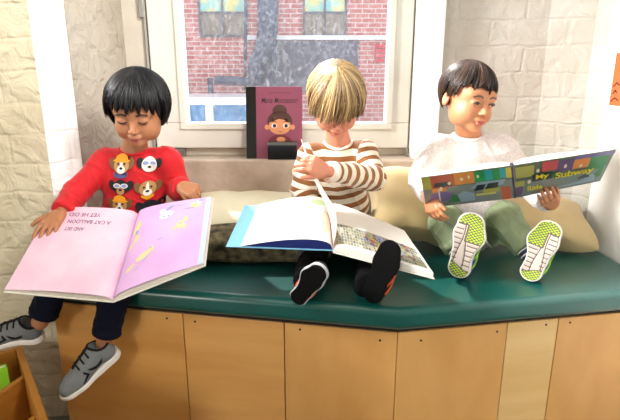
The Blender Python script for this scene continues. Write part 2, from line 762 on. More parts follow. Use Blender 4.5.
# ---------------- window
M_GLASS = bpy.data.materials.new('dusty_glass')
M_GLASS.use_nodes = True
nt = M_GLASS.node_tree
nt.nodes.clear()
out = nt.nodes.new('ShaderNodeOutputMaterial')
tr = nt.nodes.new('ShaderNodeBsdfTransparent')
tr.inputs[0].default_value = (.97, .98, 1, 1)
gl = nt.nodes.new('ShaderNodeBsdfGlossy')
gl.inputs['Roughness'].default_value = 0.03
df = nt.nodes.new('ShaderNodeBsdfTranslucent')
df.inputs[0].default_value = (.9, .92, 1, 1)
dd = nt.nodes.new('ShaderNodeBsdfDiffuse')
m1 = nt.nodes.new('ShaderNodeMixShader')
m1.inputs[0].default_value = 0.04
nt.links.new(tr.outputs[0], m1.inputs[1])
nt.links.new(gl.outputs[0], m1.inputs[2])
m2 = nt.nodes.new('ShaderNodeMixShader')
tc = nt.nodes.new('ShaderNodeTexCoord')
mp = nt.nodes.new('ShaderNodeMapping')
mp.inputs['Scale'].default_value = (1.6, 1, 1)
mp.inputs['Rotation'].default_value = (0, .6, 0)
nz = nt.nodes.new('ShaderNodeTexNoise')
nz.inputs['Scale'].default_value = 34
nz.inputs['Detail'].default_value = 10
nz.inputs['Roughness'].default_value = 0.75
nz.inputs['Distortion'].default_value = 2.0
nt.links.new(tc.outputs['Object'], mp.inputs[0])
nt.links.new(mp.outputs[0], nz.inputs[0])
rp = nt.nodes.new('ShaderNodeValToRGB')
rp.color_ramp.elements[0].position = .5
rp.color_ramp.elements[0].color = (.025, .025, .025, 1)
rp.color_ramp.elements[1].position = .72
rp.color_ramp.elements[1].color = (.17, .17, .17, 1)
nt.links.new(nz.outputs['Fac'], rp.inputs[0])
nt.links.new(rp.outputs[0], m2.inputs[0])
nt.links.new(m1.outputs[0], m2.inputs[1])
nt.links.new(df.outputs[0], m2.inputs[2])
nt.links.new(m2.outputs[0], out.inputs[0])

win = bpy.data.objects.new('window_1', None)
win.location = ((XG0 + XG1) / 2, Y_W, ZL)
link(win)
win['kind'] = 'structure'
mb = MB()
for (a, b, c, d) in ((XS0, ZS0, XS1, ZG0), (XS0, ZG0, XG0, ZT), (XG1, ZG0, XS1, ZT)):
    mb.box((a, Y_W, b), (c, Y_W + .06, d))
mb.build('sash', M_FRAME, win, bevel=0.004)
mb = MB()
w = 0.022
mb.box((XG0 - w, Y_W - .010, ZG0 - w), (XG1 + w, Y_W, ZG0))
mb.box((XG0 - w, Y_W - .010, ZG0), (XG0, Y_W, ZT))
mb.box((XG1, Y_W - .010, ZG0), (XG1 + w, Y_W, ZT))
mb.build('glazing_bead', M_FRAME, win, bevel=0.003)
mb = MB().box((XG0, Y_W + .03, ZG0), (XG1, Y_W + .036, ZT))
mb.build('glass', M_GLASS, win)
mb = MB()
mb.box((XC0 - .02, Y_W + .005, ZL), (XS0 - .012, Y_W + .08, ZT))
mb.box((XS1 + .004, Y_W + .02, ZL), (XB + .02, Y_W + .08, ZT))
mb.box((XC0, Y_W + .03, ZL), (XB, Y_W + .08, ZS0 - .004))
mb.build('window_frame', M_CASE, win, bevel=0.004)
mb = MB().box((XS1 + .006, Y_L + .01, ZL), (XB, Y_W + .02, ZT))
mb.build('casing', mat('white_casing', '#FBFAF6', rough=.5), win, bevel=0.004)
# espagnolette bar on the hinge side and hinge plates
mb = MB()
zt0 = float(at(145, 18, Y_W)[2])
mb.box((XS0 - .022, Y_W - .012, zt0), (XS0 - .004, Y_W + .01, ZT))
mb.box((XS0 - .010, Y_W - .010, ZS0), (XS0 - .001, Y_W + .01, ZT))
mb.build('hinge_bar', M_METAL, win, bevel=0.002)
mb = MB()
mb.box((XS0 + .02, Y_W - .005, ZL + .001), (XS0 + .10, Y_W + .02, ZS0 - .003))
mb.box((XS1 - .008, Y_W - .008, ZL), (XS1 + .004, Y_W + .005, ZL + .03))
mb.build('hinge', M_METAL, win, bevel=0.002)

# ---------------- outside
YF = 9.0
def fx(px, py, y=YF):
    p = at(px, py, y)
    return float(p[0]), float(p[2])


M_FBRICK = bpy.data.materials.new('red_brick')
M_FBRICK.use_nodes = True
nt = M_FBRICK.node_tree
b = nt.nodes['Principled BSDF']
b.inputs['Roughness'].default_value = .9
tc = nt.nodes.new('ShaderNodeTexCoord')
mp = nt.nodes.new('ShaderNodeMapping')
mp.inputs['Rotation'].default_value = (math.radians(90), 0, 0)
br = nt.nodes.new('ShaderNodeTexBrick')
br.inputs['Scale'].default_value = 1
br.inputs['Brick Width'].default_value = .22
br.inputs['Row Height'].default_value = .075
br.inputs['Mortar Size'].default_value = .008
br.inputs['Color1'].default_value = srgb('#B85E55')
br.inputs['Color2'].default_value = srgb('#C8776C')
br.inputs['Mortar'].default_value = srgb('#D6C0B8')
nt.links.new(tc.outputs['Object'], mp.inputs[0])
nt.links.new(mp.outputs[0], br.inputs['Vector'])
nt.links.new(br.outputs['Color'], b.inputs['Base Color'])
M_FWIN = mat('facade_window_glass', '#8E7F6C', rough=.3, var=.3, vscale=3)
M_FFR = mat('facade_window_frame', '#4A4B52', rough=.5)
M_FTRIM = mat('facade_band', '#E8E6E6', rough=.8)
M_STUC = mat('facade_grey_render', '#62616E', rough=.9, var=.3, vscale=3, color2='#4E4F5C')
M_PIPE = mat('blue_grey_pipe', '#39465E', rough=.6, var=.3, vscale=5)

gz = float(at(300, 116, YF)[2])
GR = 0.0
mb = MB().prism([(-14, 2.2), (14, 2.2), (14, YF + 1), (-14, YF + 1)], GR - .35, GR - .3)
ground = struct(mb.build('ground', mat('pale_pavement', '#F3F4F6', rough=.8)))
mb = MB().box((-9, YF, GR - .3), (9, YF + .4, 5.2))
facade = thing('brick_building', 'red brick building across the street seen through the window glass', 'building', (0, YF, GR - .3))
mb.build('wall', M_FBRICK, facade)
for (p0, p1) in ((200, 246), (303, 347)):
    x0, z0 = fx(p0, 37)
    x1, z1 = fx(p1, -12)
    zm = fx(p0, 13)[1]
    mb = MB()
    t = .035
    mb.box((x0, YF - .06, z0), (x1, YF, z0 + t)).box((x0, YF - .06, zm - t / 2), (x1, YF, zm + t / 2))
    for xx in (x0, (x0 + x1) / 2 - t / 2, x1 - t):
        mb.box((xx, YF - .058, z0), (xx + t, YF, z1))
    fr = mb.build('window_frame', M_FFR, facade)
    MB().box((x0, YF - .03, z0), (x1, YF - .002, zm)).build('pane', M_FWIN, fr)
    MB().box((x0, YF - .03, zm), (x1, YF - .002, z1)).build('pane', mat('teal_yellow_film', '#7EC8C8', rough=.5, vscale=5, color2='#E2D37A'), fr)
x0, z0 = fx(246, 40)
x1, _ = fx(420, 40)
MB().box((x0, YF - .08, z0), (x1, YF, z0 + .07)).build('stone_band', M_FTRIM, facade)
x0, z1 = fx(256, 41)
x1, z0 = fx(357, 92)
MB().box((x0, YF - .05, z0), (x1, YF, z1)).build('grey_panel', M_STUC, facade)
x0, z1 = fx(375, 43)
x1, z0 = fx(384, 62)
mb = MB()
for k in range(4):
    mb.box((x0, YF - .04, lerp(z0, z1, k / 4)), (x1, YF, lerp(z0, z1, k / 4 + .17)))
mb.build('vent', mat('vent_red', '#D2384A', rough=.6), facade)
# bent duct standing in front of the facade
duct = thing('bent_duct', 'blue grey metal duct and pipes bending down the brick building', 'pipe', (float(fx(262, 90)[0]), 8.6, GR - .3))
YD = 8.6
mb = MB()
P = lambda px, py: at(px, py, YD)
mb.tube([P(268, -15), P(268, 30), P(264, 48), P(256, 62), P(256, 84)], [.17, .17, .15, .13, .13], n=10)
mb.build('duct', M_PIPE, duct, smooth=True)
mb = MB()
mb.tube([P(262, 82), P(215, 80)], .075, n=10).tube([P(210, 78), A(P(210, 78)[0], YD, GR - .3)], .05, n=8)
mb.tube([P(246, -15), P(245, 90)], .03, n=6)
mb.tube([P(275, -15), P(273, 70), A(P(273, 70)[0], YD, GR - .3)], .05, n=6)
mb.build('pipe', M_PIPE, duct, smooth=True)

M_CARW = mat('car_white', '#F4F6FA', rough=.3, coat=.5)
M_CARG = mat('car_glass', '#3E86B8', rough=.1, var=.3, vscale=4)
M_TYRE = mat('tyre', '#22262C', rough=.8)
def car(name, label, cx, y, zg, L, H, mbody, facing=1):
    t = thing(name, label, 'car', (cx, y, zg))
    prof = [(-L / 2, .25), (-L / 2, .62 * H), (-L * .42, H * .95), (-L * .36, H), (L * .20, H), (L * .33, H * .60), (L * .47, H * .52), (L / 2, .40 * H), (L / 2, .25)]
    mb = MB()
    V = []
    for yy in (y - .8, y + .8):
        V += [(cx + facing * a, yy, zg + b_) for a, b_ in prof]
    n = len(prof)
    Fc = [tuple(range(n)), tuple(reversed(range(n, 2 * n)))] + [(i, n + i, n + (i + 1) % n, (i + 1) % n) for i in range(n)]
    mb.add(V, Fc)
    mb.build('body', mbody, t, bevel=.05)
    for (a, b_) in ((-.40, -.22), (-.19, -.01), (.02, .22)):
        w0, w1 = sorted((cx + facing * a * L, cx + facing * b_ * L))
        MB().box((w0, y - .815, zg + H * .60), (w1, y - .79, zg + H * .92)).build('side_window', M_CARG, t, bevel=.02)
    for a in (-.32, .32):
        for yy in (y - .8, y + .62):
            MB().tube([(cx + a * L, yy - .02, zg + .3), (cx + a * L, yy + .2, zg + .3)], .3, n=20).build('wheel', M_TYRE, t)
    return t


c0 = fx(238, 100, 7.0)
car('parked_van', 'white van with blue windows parked outside behind the purple book', c0[0] - .3, 7.2, GR - .3, 3.4, 1.12, M_CARW, 1)
c0 = fx(400, 112, 7.0)
car('parked_car', 'pale car with blue glass parked outside at the lower right of the pane', c0[0] + 1.1, 7.3, GR - .3, 3.2, .80, M_CARW, -1)

# ---------------- bench
def seg_at(P0, P1, px, z):
    lo_, hi_ = -.5, 1.5
    for _ in range(50):
        s_ = (lo_ + hi_) / 2
        x = lerp(P0[0], P1[0], s_)
        y = lerp(P0[1], P1[1], s_)
        c = y * CT - (z - CAMH) * ST
        if 310 + FPX * x / c < px:
            lo_ = s_
        else:
            hi_ = s_
    return s_


B0, B1, B2 = A(-.745, 1.325), A(.223, 1.145), A(.957, 1.274)
ZB, ZC0, ZC1 = .45, .463, .525
def wood_mat(name, c1, c2, sc=(26, 26, 3.2)):
    m = mat(name, c1, rough=.42, vscale=1.0, color2=c2, stretch=sc, detail=6, coat=.15)
    return m


WOODS = [wood_mat('birch_ply_%s' % k, a, b_, sc) for k, a, b_, sc in (
    ('warm', '#D09A54', '#C08743', (2.2, 2.2, 14)), ('honey', '#D7A25C', '#C99150', (2.0, 2.0, 16)), ('pale', '#D6A360', '#C5904E', (7, 7, 2.6)),
    ('gold', '#DBA964', '#CC9852', (7, 7, 3)), ('light', '#E6C486', '#DBB371', (2.4, 2.4, 15)), ('tan', '#D7A561', '#C8944F', (7, 7, 2.8)))]
bench = thing('window_bench', 'built-in birch plywood bench under the teal cushion', 'bench', (0.2, 1.5, 0))
M_SCREW = mat('screw', '#2B2118', rough=.5)
def panel(P0, P1, px0, px1, m, screws=()):
    s0 = seg_at(P0, P1, px0, ZB) if px0 is not None else 0
    s1 = seg_at(P0, P1, px1, ZB) if px1 is not None else 1
    d = unit(A(P1[0] - P0[0], P1[1] - P0[1]))
    n = A(-d[1], d[0])
    a = lerp(P0, P1, s0) + d * .0012
    b_ = lerp(P0, P1, s1) - d * .0012
    mb = MB().prism([tuple(a), tuple(b_), tuple(b_ + n * .018), tuple(a + n * .018)], .05, ZB)
    o = mb.build('front_panel', m, bench, bevel=.0015)
    for (spx, spz) in screws:
        q = lerp(P0, P1, seg_at(P0, P1, spx, spz))
        sm = MB().tube([(q[0] - n[0] * .0012, q[1] - n[1] * .0012, spz), (q[0] + n[0] * .004, q[1] + n[1] * .004, spz)], .0032, n=10)
        sm.build('screw', M_SCREW, o)


panel(B0, B1, None, 182.5, WOODS[0], ((167, .432),))
panel(B0, B1, 182.5, 284, WOODS[1], ((195, .43),))
panel(B0, B1, 284, None, WOODS[2], ((380, .425), (300, .435)))
panel(B1, B2, None, 508, WOODS[3], ((421, .423), (497, .428)))
panel(B1, B2, 508, 559, WOODS[4], ((546, .435),))
panel(B1, B2, 559, None, WOODS[5], ((570, .435),))
back = [(.957, 1.70), (.90, 1.71), (-.66, 1.71), (-.70, 1.50), (-.742, 1.415)]
def inset(d):
    n0 = A(.183, .983) * d
    n1 = A(-.173, .985) * d
    return [tuple(B0 + n0), tuple(B1 + A(0, d)), tuple(B2 + n1)]
MB().prism(inset(.02) + back, .0, .05).build('toe_kick', M_DARK, bench)
MB().prism(inset(.019) + back, .05, ZB).build('carcass', M_DARK, bench)
MB().prism(inset(.006) + back, ZB, ZC0).build('base_board', M_DARK, bench)
M_VINYL = mat('teal_vinyl', '#06504A', rough=.33, var=.1, vscale=6, coat=.35, bump=.0015, bscale=9)
mb = MB().prism(inset(-.022) + back, ZC0, ZC1)
cu = mb.build('seat_cushion', M_VINYL, None, bevel=.020, seg=5, smooth=False)
tag(cu, 'long teal vinyl bench cushion with rounded front edge', 'cushion')
cu.data.polygons.foreach_set('use_smooth', [True] * len(cu.data.polygons))
cu.modifiers.new('wn', 'WEIGHTED_NORMAL')

# ---------------- wooden book bin at the lower left
M_BIN = mat('bin_wood', '#BF8233', rough=.45, vscale=1, color2='#A96F28', stretch=(3, 3, 22), detail=6)
ZN = .30
def on_z(px, py, z):
    k = (210 - py) / FPX
    y = (z - CAMH) * (CT + k * ST) / (k * CT - ST)
    return at(px, py, y)


a = on_z(22, 345, ZN)
b_ = on_z(50, 424, ZN)
u = unit(b_ - a)
n = A(u[1], -u[0], 0)          # towards the left of the photo
if n[0] > 0:
    n = -n
binT = thing('book_bin', 'slanted wooden book bin at the lower left beside the brick pier', 'bookcase', ((a + b_)[0] / 2 - .2, (a + b_)[1] / 2, 0))
q = lambda s_, t_: tuple((a + u * s_ + n * t_)[:2])
Lb = .62
MB().prism([q(0, 0), q(Lb, 0), q(Lb, .018), q(0, .018)], 0, ZN).build('side_panel', M_BIN, binT, bevel=.003)
MB().prism([q(0, .018), q(.018, .018), q(.018, .50), q(0, .50)], 0, ZN).build('back_panel', M_BIN, binT, bevel=.003)
MB().prism([q(.018, .018), q(Lb, .018), q(Lb, .50), q(.018, .50)], 0.02, 0.04).build('bottom', M_BIN, binT)
MB().prism([q(0, .50), q(Lb, .50), q(Lb, .518), q(0, .518)], 0, ZN).build('side_panel', M_BIN, binT, bevel=.003)
for s_, zt in ((.13, .275), (.30, .25)):
    MB().prism([q(s_, .018), q(s_ + .020, .018), q(s_ + .30, .40), q(s_ + .28, .40)], .04, zt).build('divider', M_BIN, binT, bevel=.002)
gB = on_z(7, 366, .30)[:2]
gb = thing('green_book', 'green book standing in the wooden book bin', 'book', (float(gB[0] - .05), float(gB[1]), .04))
gq = lambda s_, t_: tuple(gB + u[:2] * s_ + n[:2] * t_)
MB().prism([gq(0, 0), gq(.003, 0), gq(.003, .21), gq(0, .21)], .042, .30).build('cover', mat('green_cover', '#86C22E', rough=.4), gb, bevel=.001)
MB().prism([gq(-.015, 0), gq(-.012, 0), gq(-.012, .21), gq(-.015, .21)], .042, .30).build('back_cover', mat('green_cover', '#86C22E'), gb, bevel=.001)
MB().prism([gq(-.012, .003), gq(0, .003), gq(0, .206), gq(-.012, .206)], .044, .297).build('pages', mat('page_edge', '#EFE9DC', rough=.8), gb)

# ---------------- poster on the side wall
p0 = at(609, 106, 1.0)
def onx(px, py, x):
    k = (210 - py) / FPX
    c = x * FPX / (px - 310)
    # c = y CT - dz ST ; k c = y ST + dz CT
    y = c * CT + k * c * ST
    dz = -c * ST + k * c * CT
    return A(x, y, CAMH + dz)


X0 = XR - .002
pa, pb = onx(609, 105, X0), onx(617, 53, X0)
ya = (pa[1] + pb[1]) / 2
MB().box((X0 - .001, ya - .25, pa[2]), (XR - .0005, ya, pb[2]))
po = thing('orange_poster', 'orange paper poster on the white side wall at the right', 'poster', (X0, ya - .12, pa[2]))
MB().box((X0 - .001, ya - .25, pa[2]), (XR - .0005, ya, pb[2])).build('sheet', mat('orange_paper', '#EA5F30', rough=.7), po)
mb = MB()
for (z, y0, w) in ((.058, .012, .03), (.035, .014, .02), (.012, .008, .04)):
    mb.tube([(X0 - .0015, ya - y0, pa[2] + z), (X0 - .0015, ya - y0 - w * .5, pa[2] + z + .012), (X0 - .0015, ya - y0 - w, pa[2] + z + .004)], .0022, n=6)
mb.build('scribble', M_DARK, po)

# ---------------- book on the ledge with black stand
M_PURP = mat('purple_cover', '#8C4A60', rough=.45, spec=.3)
M_BLK = mat('black_gloss', '#08080A', rough=.2, coat=.5)
M_PAGE = mat('paper_white', '#F2EFE8', rough=.8)
YB = Y_L + .03
bl, br_ = at(247, 156, YB), at(302, 156, YB)
H_ = float(at(260, 86, YB + .02)[2] - ZL)
W_ = float(br_[0] - bl[0])
tilt = math.radians(8)
Rt = np.array(Matrix.Rotation(-tilt, 3, 'X'))
Ob = A(bl[0], YB, ZL)
pbk = thing('biography_book', 'purple picture book with black spine standing on the window ledge', 'book', tuple(Ob))
MB().box((0, 0, 0), (.001 + W_, .003, H_), Rt, Ob).build('cover', M_PURP, pbk, bevel=.001)
MB().box((.002, .003, .002), (W_ - .003, .012, H_ - .003), Rt, Ob).build('pages', M_PAGE, pbk)
MB().box((0, .012, 0), (.001 + W_, .015, H_), Rt, Ob).build('back_cover', M_PURP, pbk, bevel=.001)
MB().box((-.001, -.0006, 0), (W_ * .175, .0156, H_), Rt, Ob).build('spine', M_BLK, pbk)
def S_cov(UV):
    UV = np.atleast_2d(UV)
    L = np.stack([UV[:, 0] * W_, np.zeros(len(UV)), UV[:, 1] * H_], 1)
    return L @ Rt.T + Ob, np.tile(Rt @ A(0, -1, 0), (len(UV), 1))


pr = Print(S_cov, pbk)
M_INK = mat('dark_ink', '#2A1018', rough=.6)
M_SKC = mat('cartoon_skin', '#D89263', rough=.6)
M_HRC = mat('cartoon_hair', '#4A2A20', rough=.6)
M_RDC = mat('cartoon_dress', '#6E1F2C', rough=.6)
pr.put('title_text', M_INK, [text_uv('Maria Montessori', .27, .775, .93, .85, shear=.35, bold=.004),
                             text_uv('Little People, BIG DREAMS', .40, .905, .80, .925)])
pr.put('portrait_hair', M_HRC, [fan(ngon(.60, .665, .13, .09)), fan(ngon(.60, .52, .225, .145, 28))])
pr.put('portrait_dress', M_RDC, [fan(ngon(.60, .22, .22, .12, 24))], lift=.0006)
pr.put('portrait_face', M_SKC, [fan(ngon(.60, .455, .20, .115, 28)), fan(ngon(.37, .44, .045, .035)), fan(ngon(.83, .44, .045, .035)),
                                fan(ngon(.62, .27, .08, .035))], lift=.0008)
pr.put('portrait_fringe', M_HRC, [fan([(.40, .50), (.44, .60), (.60, .645), (.76, .60), (.80, .50), (.68, .54), (.55, .565)])], lift=.0010)
pr.put('portrait_eye', mat('print_white', '#F6F0E8', rough=.6), [fan(ngon(.50, .46, .052, .034)), fan(ngon(.71, .46, .052, .034))], lift=.0010)
pr.put('portrait_pupil', M_INK, [fan(ngon(.505, .46, .032, .027)), fan(ngon(.715, .46, .032, .027)), fan([(.44, .508), (.50, .53), (.56, .508), (.50, .522)]),
                                 fan([(.65, .508), (.71, .53), (.77, .508), (.71, .522)]), fan([(.56, .385), (.61, .37), (.66, .385), (.61, .378)])], lift=.0013)
s0, s1 = at(268, 156, Y_L + .01), at(297, 138, Y_L + .01)
st = MB()
w_ = float(s1[0] - s0[0])
hs = float(s1[2] - s0[2]) + .0
prof = [(0, 0), (.026, 0), (.026, .006), (.012, .008), (.010, hs), (.0, hs), (-.006, hs * .8)]
V = []
for xx in (s0[0], s1[0]):
    V += [(xx, Y_L + .004 + a_, ZL + z_) for a_, z_ in prof]
n_ = len(prof)
st.add(V, [tuple(reversed(range(n_))), tuple(range(n_, 2 * n_))] + [(i, (i + 1) % n_, n_ + (i + 1) % n_, n_ + i) for i in range(n_)])
tag(st.build('book_stand', M_BLK, None, bevel=.002), 'small glossy black block in front of the purple book on the ledge', 'book stand')
# ============================================================= figures
class Local:
    """pose of a head or a shoe: world = O + R @ local * s"""
    def __init__(s, O, R, k=1.0):
        s.O, s.R, s.k = np.array(O, float), np.array(R, float), k

    def w(s, p):
        return s.O + (np.atleast_2d(np.array(p, float)) * s.k) @ s.R.T

    def p(s, *v):
        return s.w(v)[0]

    def d(s, *v):
        return s.R @ np.array(v, float)


def head_sdf(F, H, nb, neck_r=.030):
    k = H.k
    E = lambda c, r, kk=0.0, cut=False: F.ell(H.p(*c), A(*r) * k, H.R, kk * k, cut)
    E((0, .014, .018), (.0685, .082, .076))
    E((0, -.022, -.040), (.0525, .052, .056), .030)
    for s in (-1, 1):
        E((s * .028, -.046, -.048), (.024, .023, .026), .016)
        E((s * .038, -.018, -.058), (.020, .03, .03), .02)
    E((0, -.056, -.086), (.018, .014, .013), .020)
    E((0, -.060, .006), (.050, .016, .020), .020)
    for s in (-1, 1):
        E((s * .028, -.083, -.014), (.013, .012, .009), .010, True)
        E((s * .027, -.0665, -.015), (.0145, .0105, .0105), .004)
    F.cone(H.p(0, -.070, -.012), H.p(0, -.0855, -.038), .0045 * k, .0075 * k, .010 * k)
    E((0, -.0865, -.040), (.0085, .0075, .0065), .005)
    for s in (-1, 1):
        E((s * .0085, -.080, -.043), (.0058, .0065, .005), .004)
    E((0, -.0735, -.060), (.018, .009, .008), .006)
    E((0, -.0765, -.0635), (.0155, .0065, .0042), .002)
    E((0, -.0750, -.0705), (.0135, .0065, .0048), .002)
    F.cone(H.p(-.014, -.0830, -.0668), H.p(.014, -.0830, -.0668), .0016 * k, k=.002 * k, cut=True)
    for s in (-1, 1):
        Re = H.R @ frame(0, 0, s * -8)
        F.ell(H.p(s * .0705, .010, -.020), A(.007, .014, .021) * k, Re, .004 * k)
        F.ell(H.p(s * .078, .006, -.018), A(.0045, .007, .012) * k, Re, .003 * k, True)
    F.cone(H.p(0, .016, -.045), nb, neck_r * k, neck_r * 1.08, .02)


def hand(F, W, dirF, up, side, curls=(25, 30, 20), spread=6, thumb=(45, 10), s=1.0, fan=None, r=1.0):
    """side: +1 when the thumb lies on cross(dirF, up)"""
    Fd = unit(dirF)
    U = unit(np.array(up, float) - Fd * np.dot(Fd, up))
    T = np.cross(Fd, U) * side
    offs = (.0195, .0065, -.0065, -.0185)
    ln = (.92, 1.0, .95, .76)
    if not hasattr(curls[0], '__len__'):
        curls = [curls] * 4
    for i in range(4):
        K = W + (Fd * (.046 - .0016 * i * i * .5) + T * offs[i]) * s
        F.cone(W + (Fd * .004 + T * offs[i] * .62) * s, K, .0105 * s, .0078 * s * r, .008 * s)
        a = math.radians(spread * (1.5 - i))
        D = Fd * math.cos(a) + T * math.sin(a)
        ang = 0
        P = K
        rr = .0062 * s * r * (1, 1, .97, .88)[i]
        for j, L in enumerate((.021, .015, .011)):
            ang += math.radians(curls[i][j])
            d = D * math.cos(ang) - U * math.sin(ang)
            Q = P + d * L * s * ln[i]
            F.cone(P, Q, rr, rr * .92, .0015 if j else .004)
            P, rr = Q, rr * .92
    # thumb
    a = math.radians(thumb[0])
    b = math.radians(thumb[1])
    P = W + (Fd * .008 + T * .012) * s
    D = Fd * math.cos(a) + T * math.sin(a)
    rr = .0092 * s
    for j, L in enumerate((.022, .019, .014)):
        bb = b * (.4, 1, 1.6)[j]
        aa = a * (1, .85, .6)[j]
        D = Fd * math.cos(aa) + T * math.sin(aa)
        d = D * math.cos(bb) - U * math.sin(bb)
        Q = P + d * L * s
        F.cone(P, Q, rr, rr * .84, .006 if j == 0 else .002)
        P, rr = Q, rr * .84


def torso(F, pel, chest, sl, sr, g, k=.03, w=1.0):
    """g: extra radius"""
    z = unit(chest - pel)
    x = unit((sr - sl) - z * np.dot(sr - sl, z))
    y = np.cross(z, x)
    R = np.stack([x, y, z], 1)
    F.ell(lerp(pel, chest, .02), A(.088 * w + g, .070 + g, .070 + g), R)
    F.ell(lerp(pel, chest, .30), A(.086 * w + g, .074 + g, .100), R, k)
    F.ell(lerp(pel, chest, .68), A(.084 * w + g, .062 + g, .085), R, k)
    F.cone(sl, sr, .028 + g, None, k)
    F.cone(lerp(pel, chest, .8), chest, .034 + g, .026 + g, k)
    return R


class Kid:
    def __init__(s, label, J, skin, loc):
        s.J = J
        s.root = thing('person', label, 'person', tuple(loc))
        s.skin = skin

    def finish(s, F, name, m, disp=0, seed=1, freqs=(40, 80, 150), parent=None, relaxn=1, attrf=None, stretch=(1, 1, 1), label=None):
        V, Q = F.mesh()
        if relaxn:
            V = relax(V, Q, relaxn)
        at_ = attrf(V) if attrf else None
        if disp:
            N = vnormals(V, Q)
            V = V + N * (disp * (.75 * waves(V, seed, freqs, stretch=stretch) + 1.1 * folds(V, seed)))[:, None]
        return mesh_obj(name, V, Q, m, parent or s.root, True, at_, label=label)


def bounds(pts, m):
    P = np.array(pts)
    return P.min(0) - m, P.max(0) + m


def body(K, hands, h=.002, legs=True, arm_r=(.026, .021, .0150), foot_r=.02):
    J = K.J
    H = J['head']
    pts = [H.O + A(0, 0, .11), H.O + A(.1, .1, 0), H.O - A(.1, .12, 0)] + [J[n] for n in ('pel', 'sl', 'sr', 'el', 'er', 'wl', 'wr', 'kl', 'kr', 'al', 'ar')]
    lo, hi = bounds(pts, .055)
    for hd in hands:
        l2, h2 = bounds([hd['W'] + unit(hd['dirF']) * .05], .075)
        lo, hi = np.minimum(lo, l2), np.maximum(hi, h2)
    F = Field(lo, hi, h)
    torso(F, J['pel'], J['chest'], J['sl'], J['sr'], -.004)
    for a in 'lr':
        F.chain([J['s' + a], J['e' + a], J['w' + a]], [arm_r[0], arm_r[1], arm_r[2]], .008)
        F.chain([J['h' + a], J['k' + a], J['a' + a]], [.046, .034, .0215], .012)
    for hd in hands:
        hand(F, **hd)
    head_sdf(F, H, J['chest'])
    K.F = F
    K.body = K.finish(F, 'body', K.skin, relaxn=1)
    return F


def face(K, brow, lash, lips, eyes='down', brow_tilt=0.0, brow_z=.004, eye_z=-.016):
    H = K.J['head']
    F = K.F
    k = H.k
    root = K.root

    def srf(pts, lift=.0004):
        O = H.w([(x, -.125, z) for x, z in pts])
        return F.project(O, H.d(0, 1, 0), .12) - H.d(0, 1, 0) * lift

    for s in (-1, 1):
        pts = [(s * (.012 + t * .030), brow_z + .006 * math.sin(math.pi * min(1, t * .9 + .15)) + brow_tilt * (1 - t)) for t in np.linspace(0, 1, 8)]
        MB().tube(list(srf(pts)), [.0014 * k + .0014 * k * math.sin(math.pi * t) for t in np.linspace(0.1, 1, 8)], 6).build('eyebrow', brow, root, True)
        if eyes == 'down':
            pts = [(s * (.0155 + t * .0235), eye_z - .0045 * math.sin(math.pi * t) + .0015 * t) for t in np.linspace(0, 1, 9)]
            MB().tube(list(srf(pts, .0002)), [.0011 * k + .0013 * k * math.sin(math.pi * (.15 + .8 * t)) for t in np.linspace(0, 1, 9)], 6).build('eyelash', lash, root, True)
        else:
            c = (s * .0270, eye_z)
            V, Fc = fan(ngon(0, 0, .0100, .0030, 20))
            P = srf(V + np.array(c), .0005)
            MB().add(P, Fc).build('eye', MATS.get('eye_white') or mat('eye_white', '#B5A396', rough=.4), root, True)
            V, Fc = fan(ngon(-.001, -.0004, .0058, .0030, 16))
            P = srf(V + np.array(c), .0012)
            MB().add(P, Fc).build('iris', lash, root, True)
            pts = [(c[0] + s * (t - .5) * .023, c[1] + .0050 * math.sin(math.pi * t) - .001) for t in np.linspace(0, 1, 9)]
            MB().tube(list(srf(pts, .0004)),   .0017 * k, 6).build('eyelash', lash, root, True)
    # lips
    top = [(x, -.0655 + .0045 * (1 - (abs(x) / .0165) ** 1.6) - (.0018 if abs(x) < .002 else 0)) for x in np.linspace(-.0165, .0165, 13)]
    bot = [(x, -.0668 - .0075 * math.sqrt(max(0, 1 - (x / .0165) ** 2))) for x in np.linspace(.0165, -.0165, 13)]
    V, Fc = fan(top + bot[1:-1], 4)
    MB().add(srf(V, .0005), Fc).build('lips', lips, root, True)
    pts = [(x, -.0668 - .001 * (1 - (x / .0145) ** 2)) for x in np.linspace(-.0145, .0145, 9)]
    MB().tube(list(srf(pts, .0003)), [.0004] + [.0009] * 7 + [.0004], 5).build('mouth_line', MATS.get('mouth_dark') or mat('mouth_dark', '#5A2320', rough=.6), root, True)
    for s in (-1, 1):
        V, Fc = fan(ngon(s * .0042, -.0475, .0020, .0012, 10), 1)
        MB().add(srf(V, .0004), Fc).build('nostril', MATS['mouth_dark'], root, True)


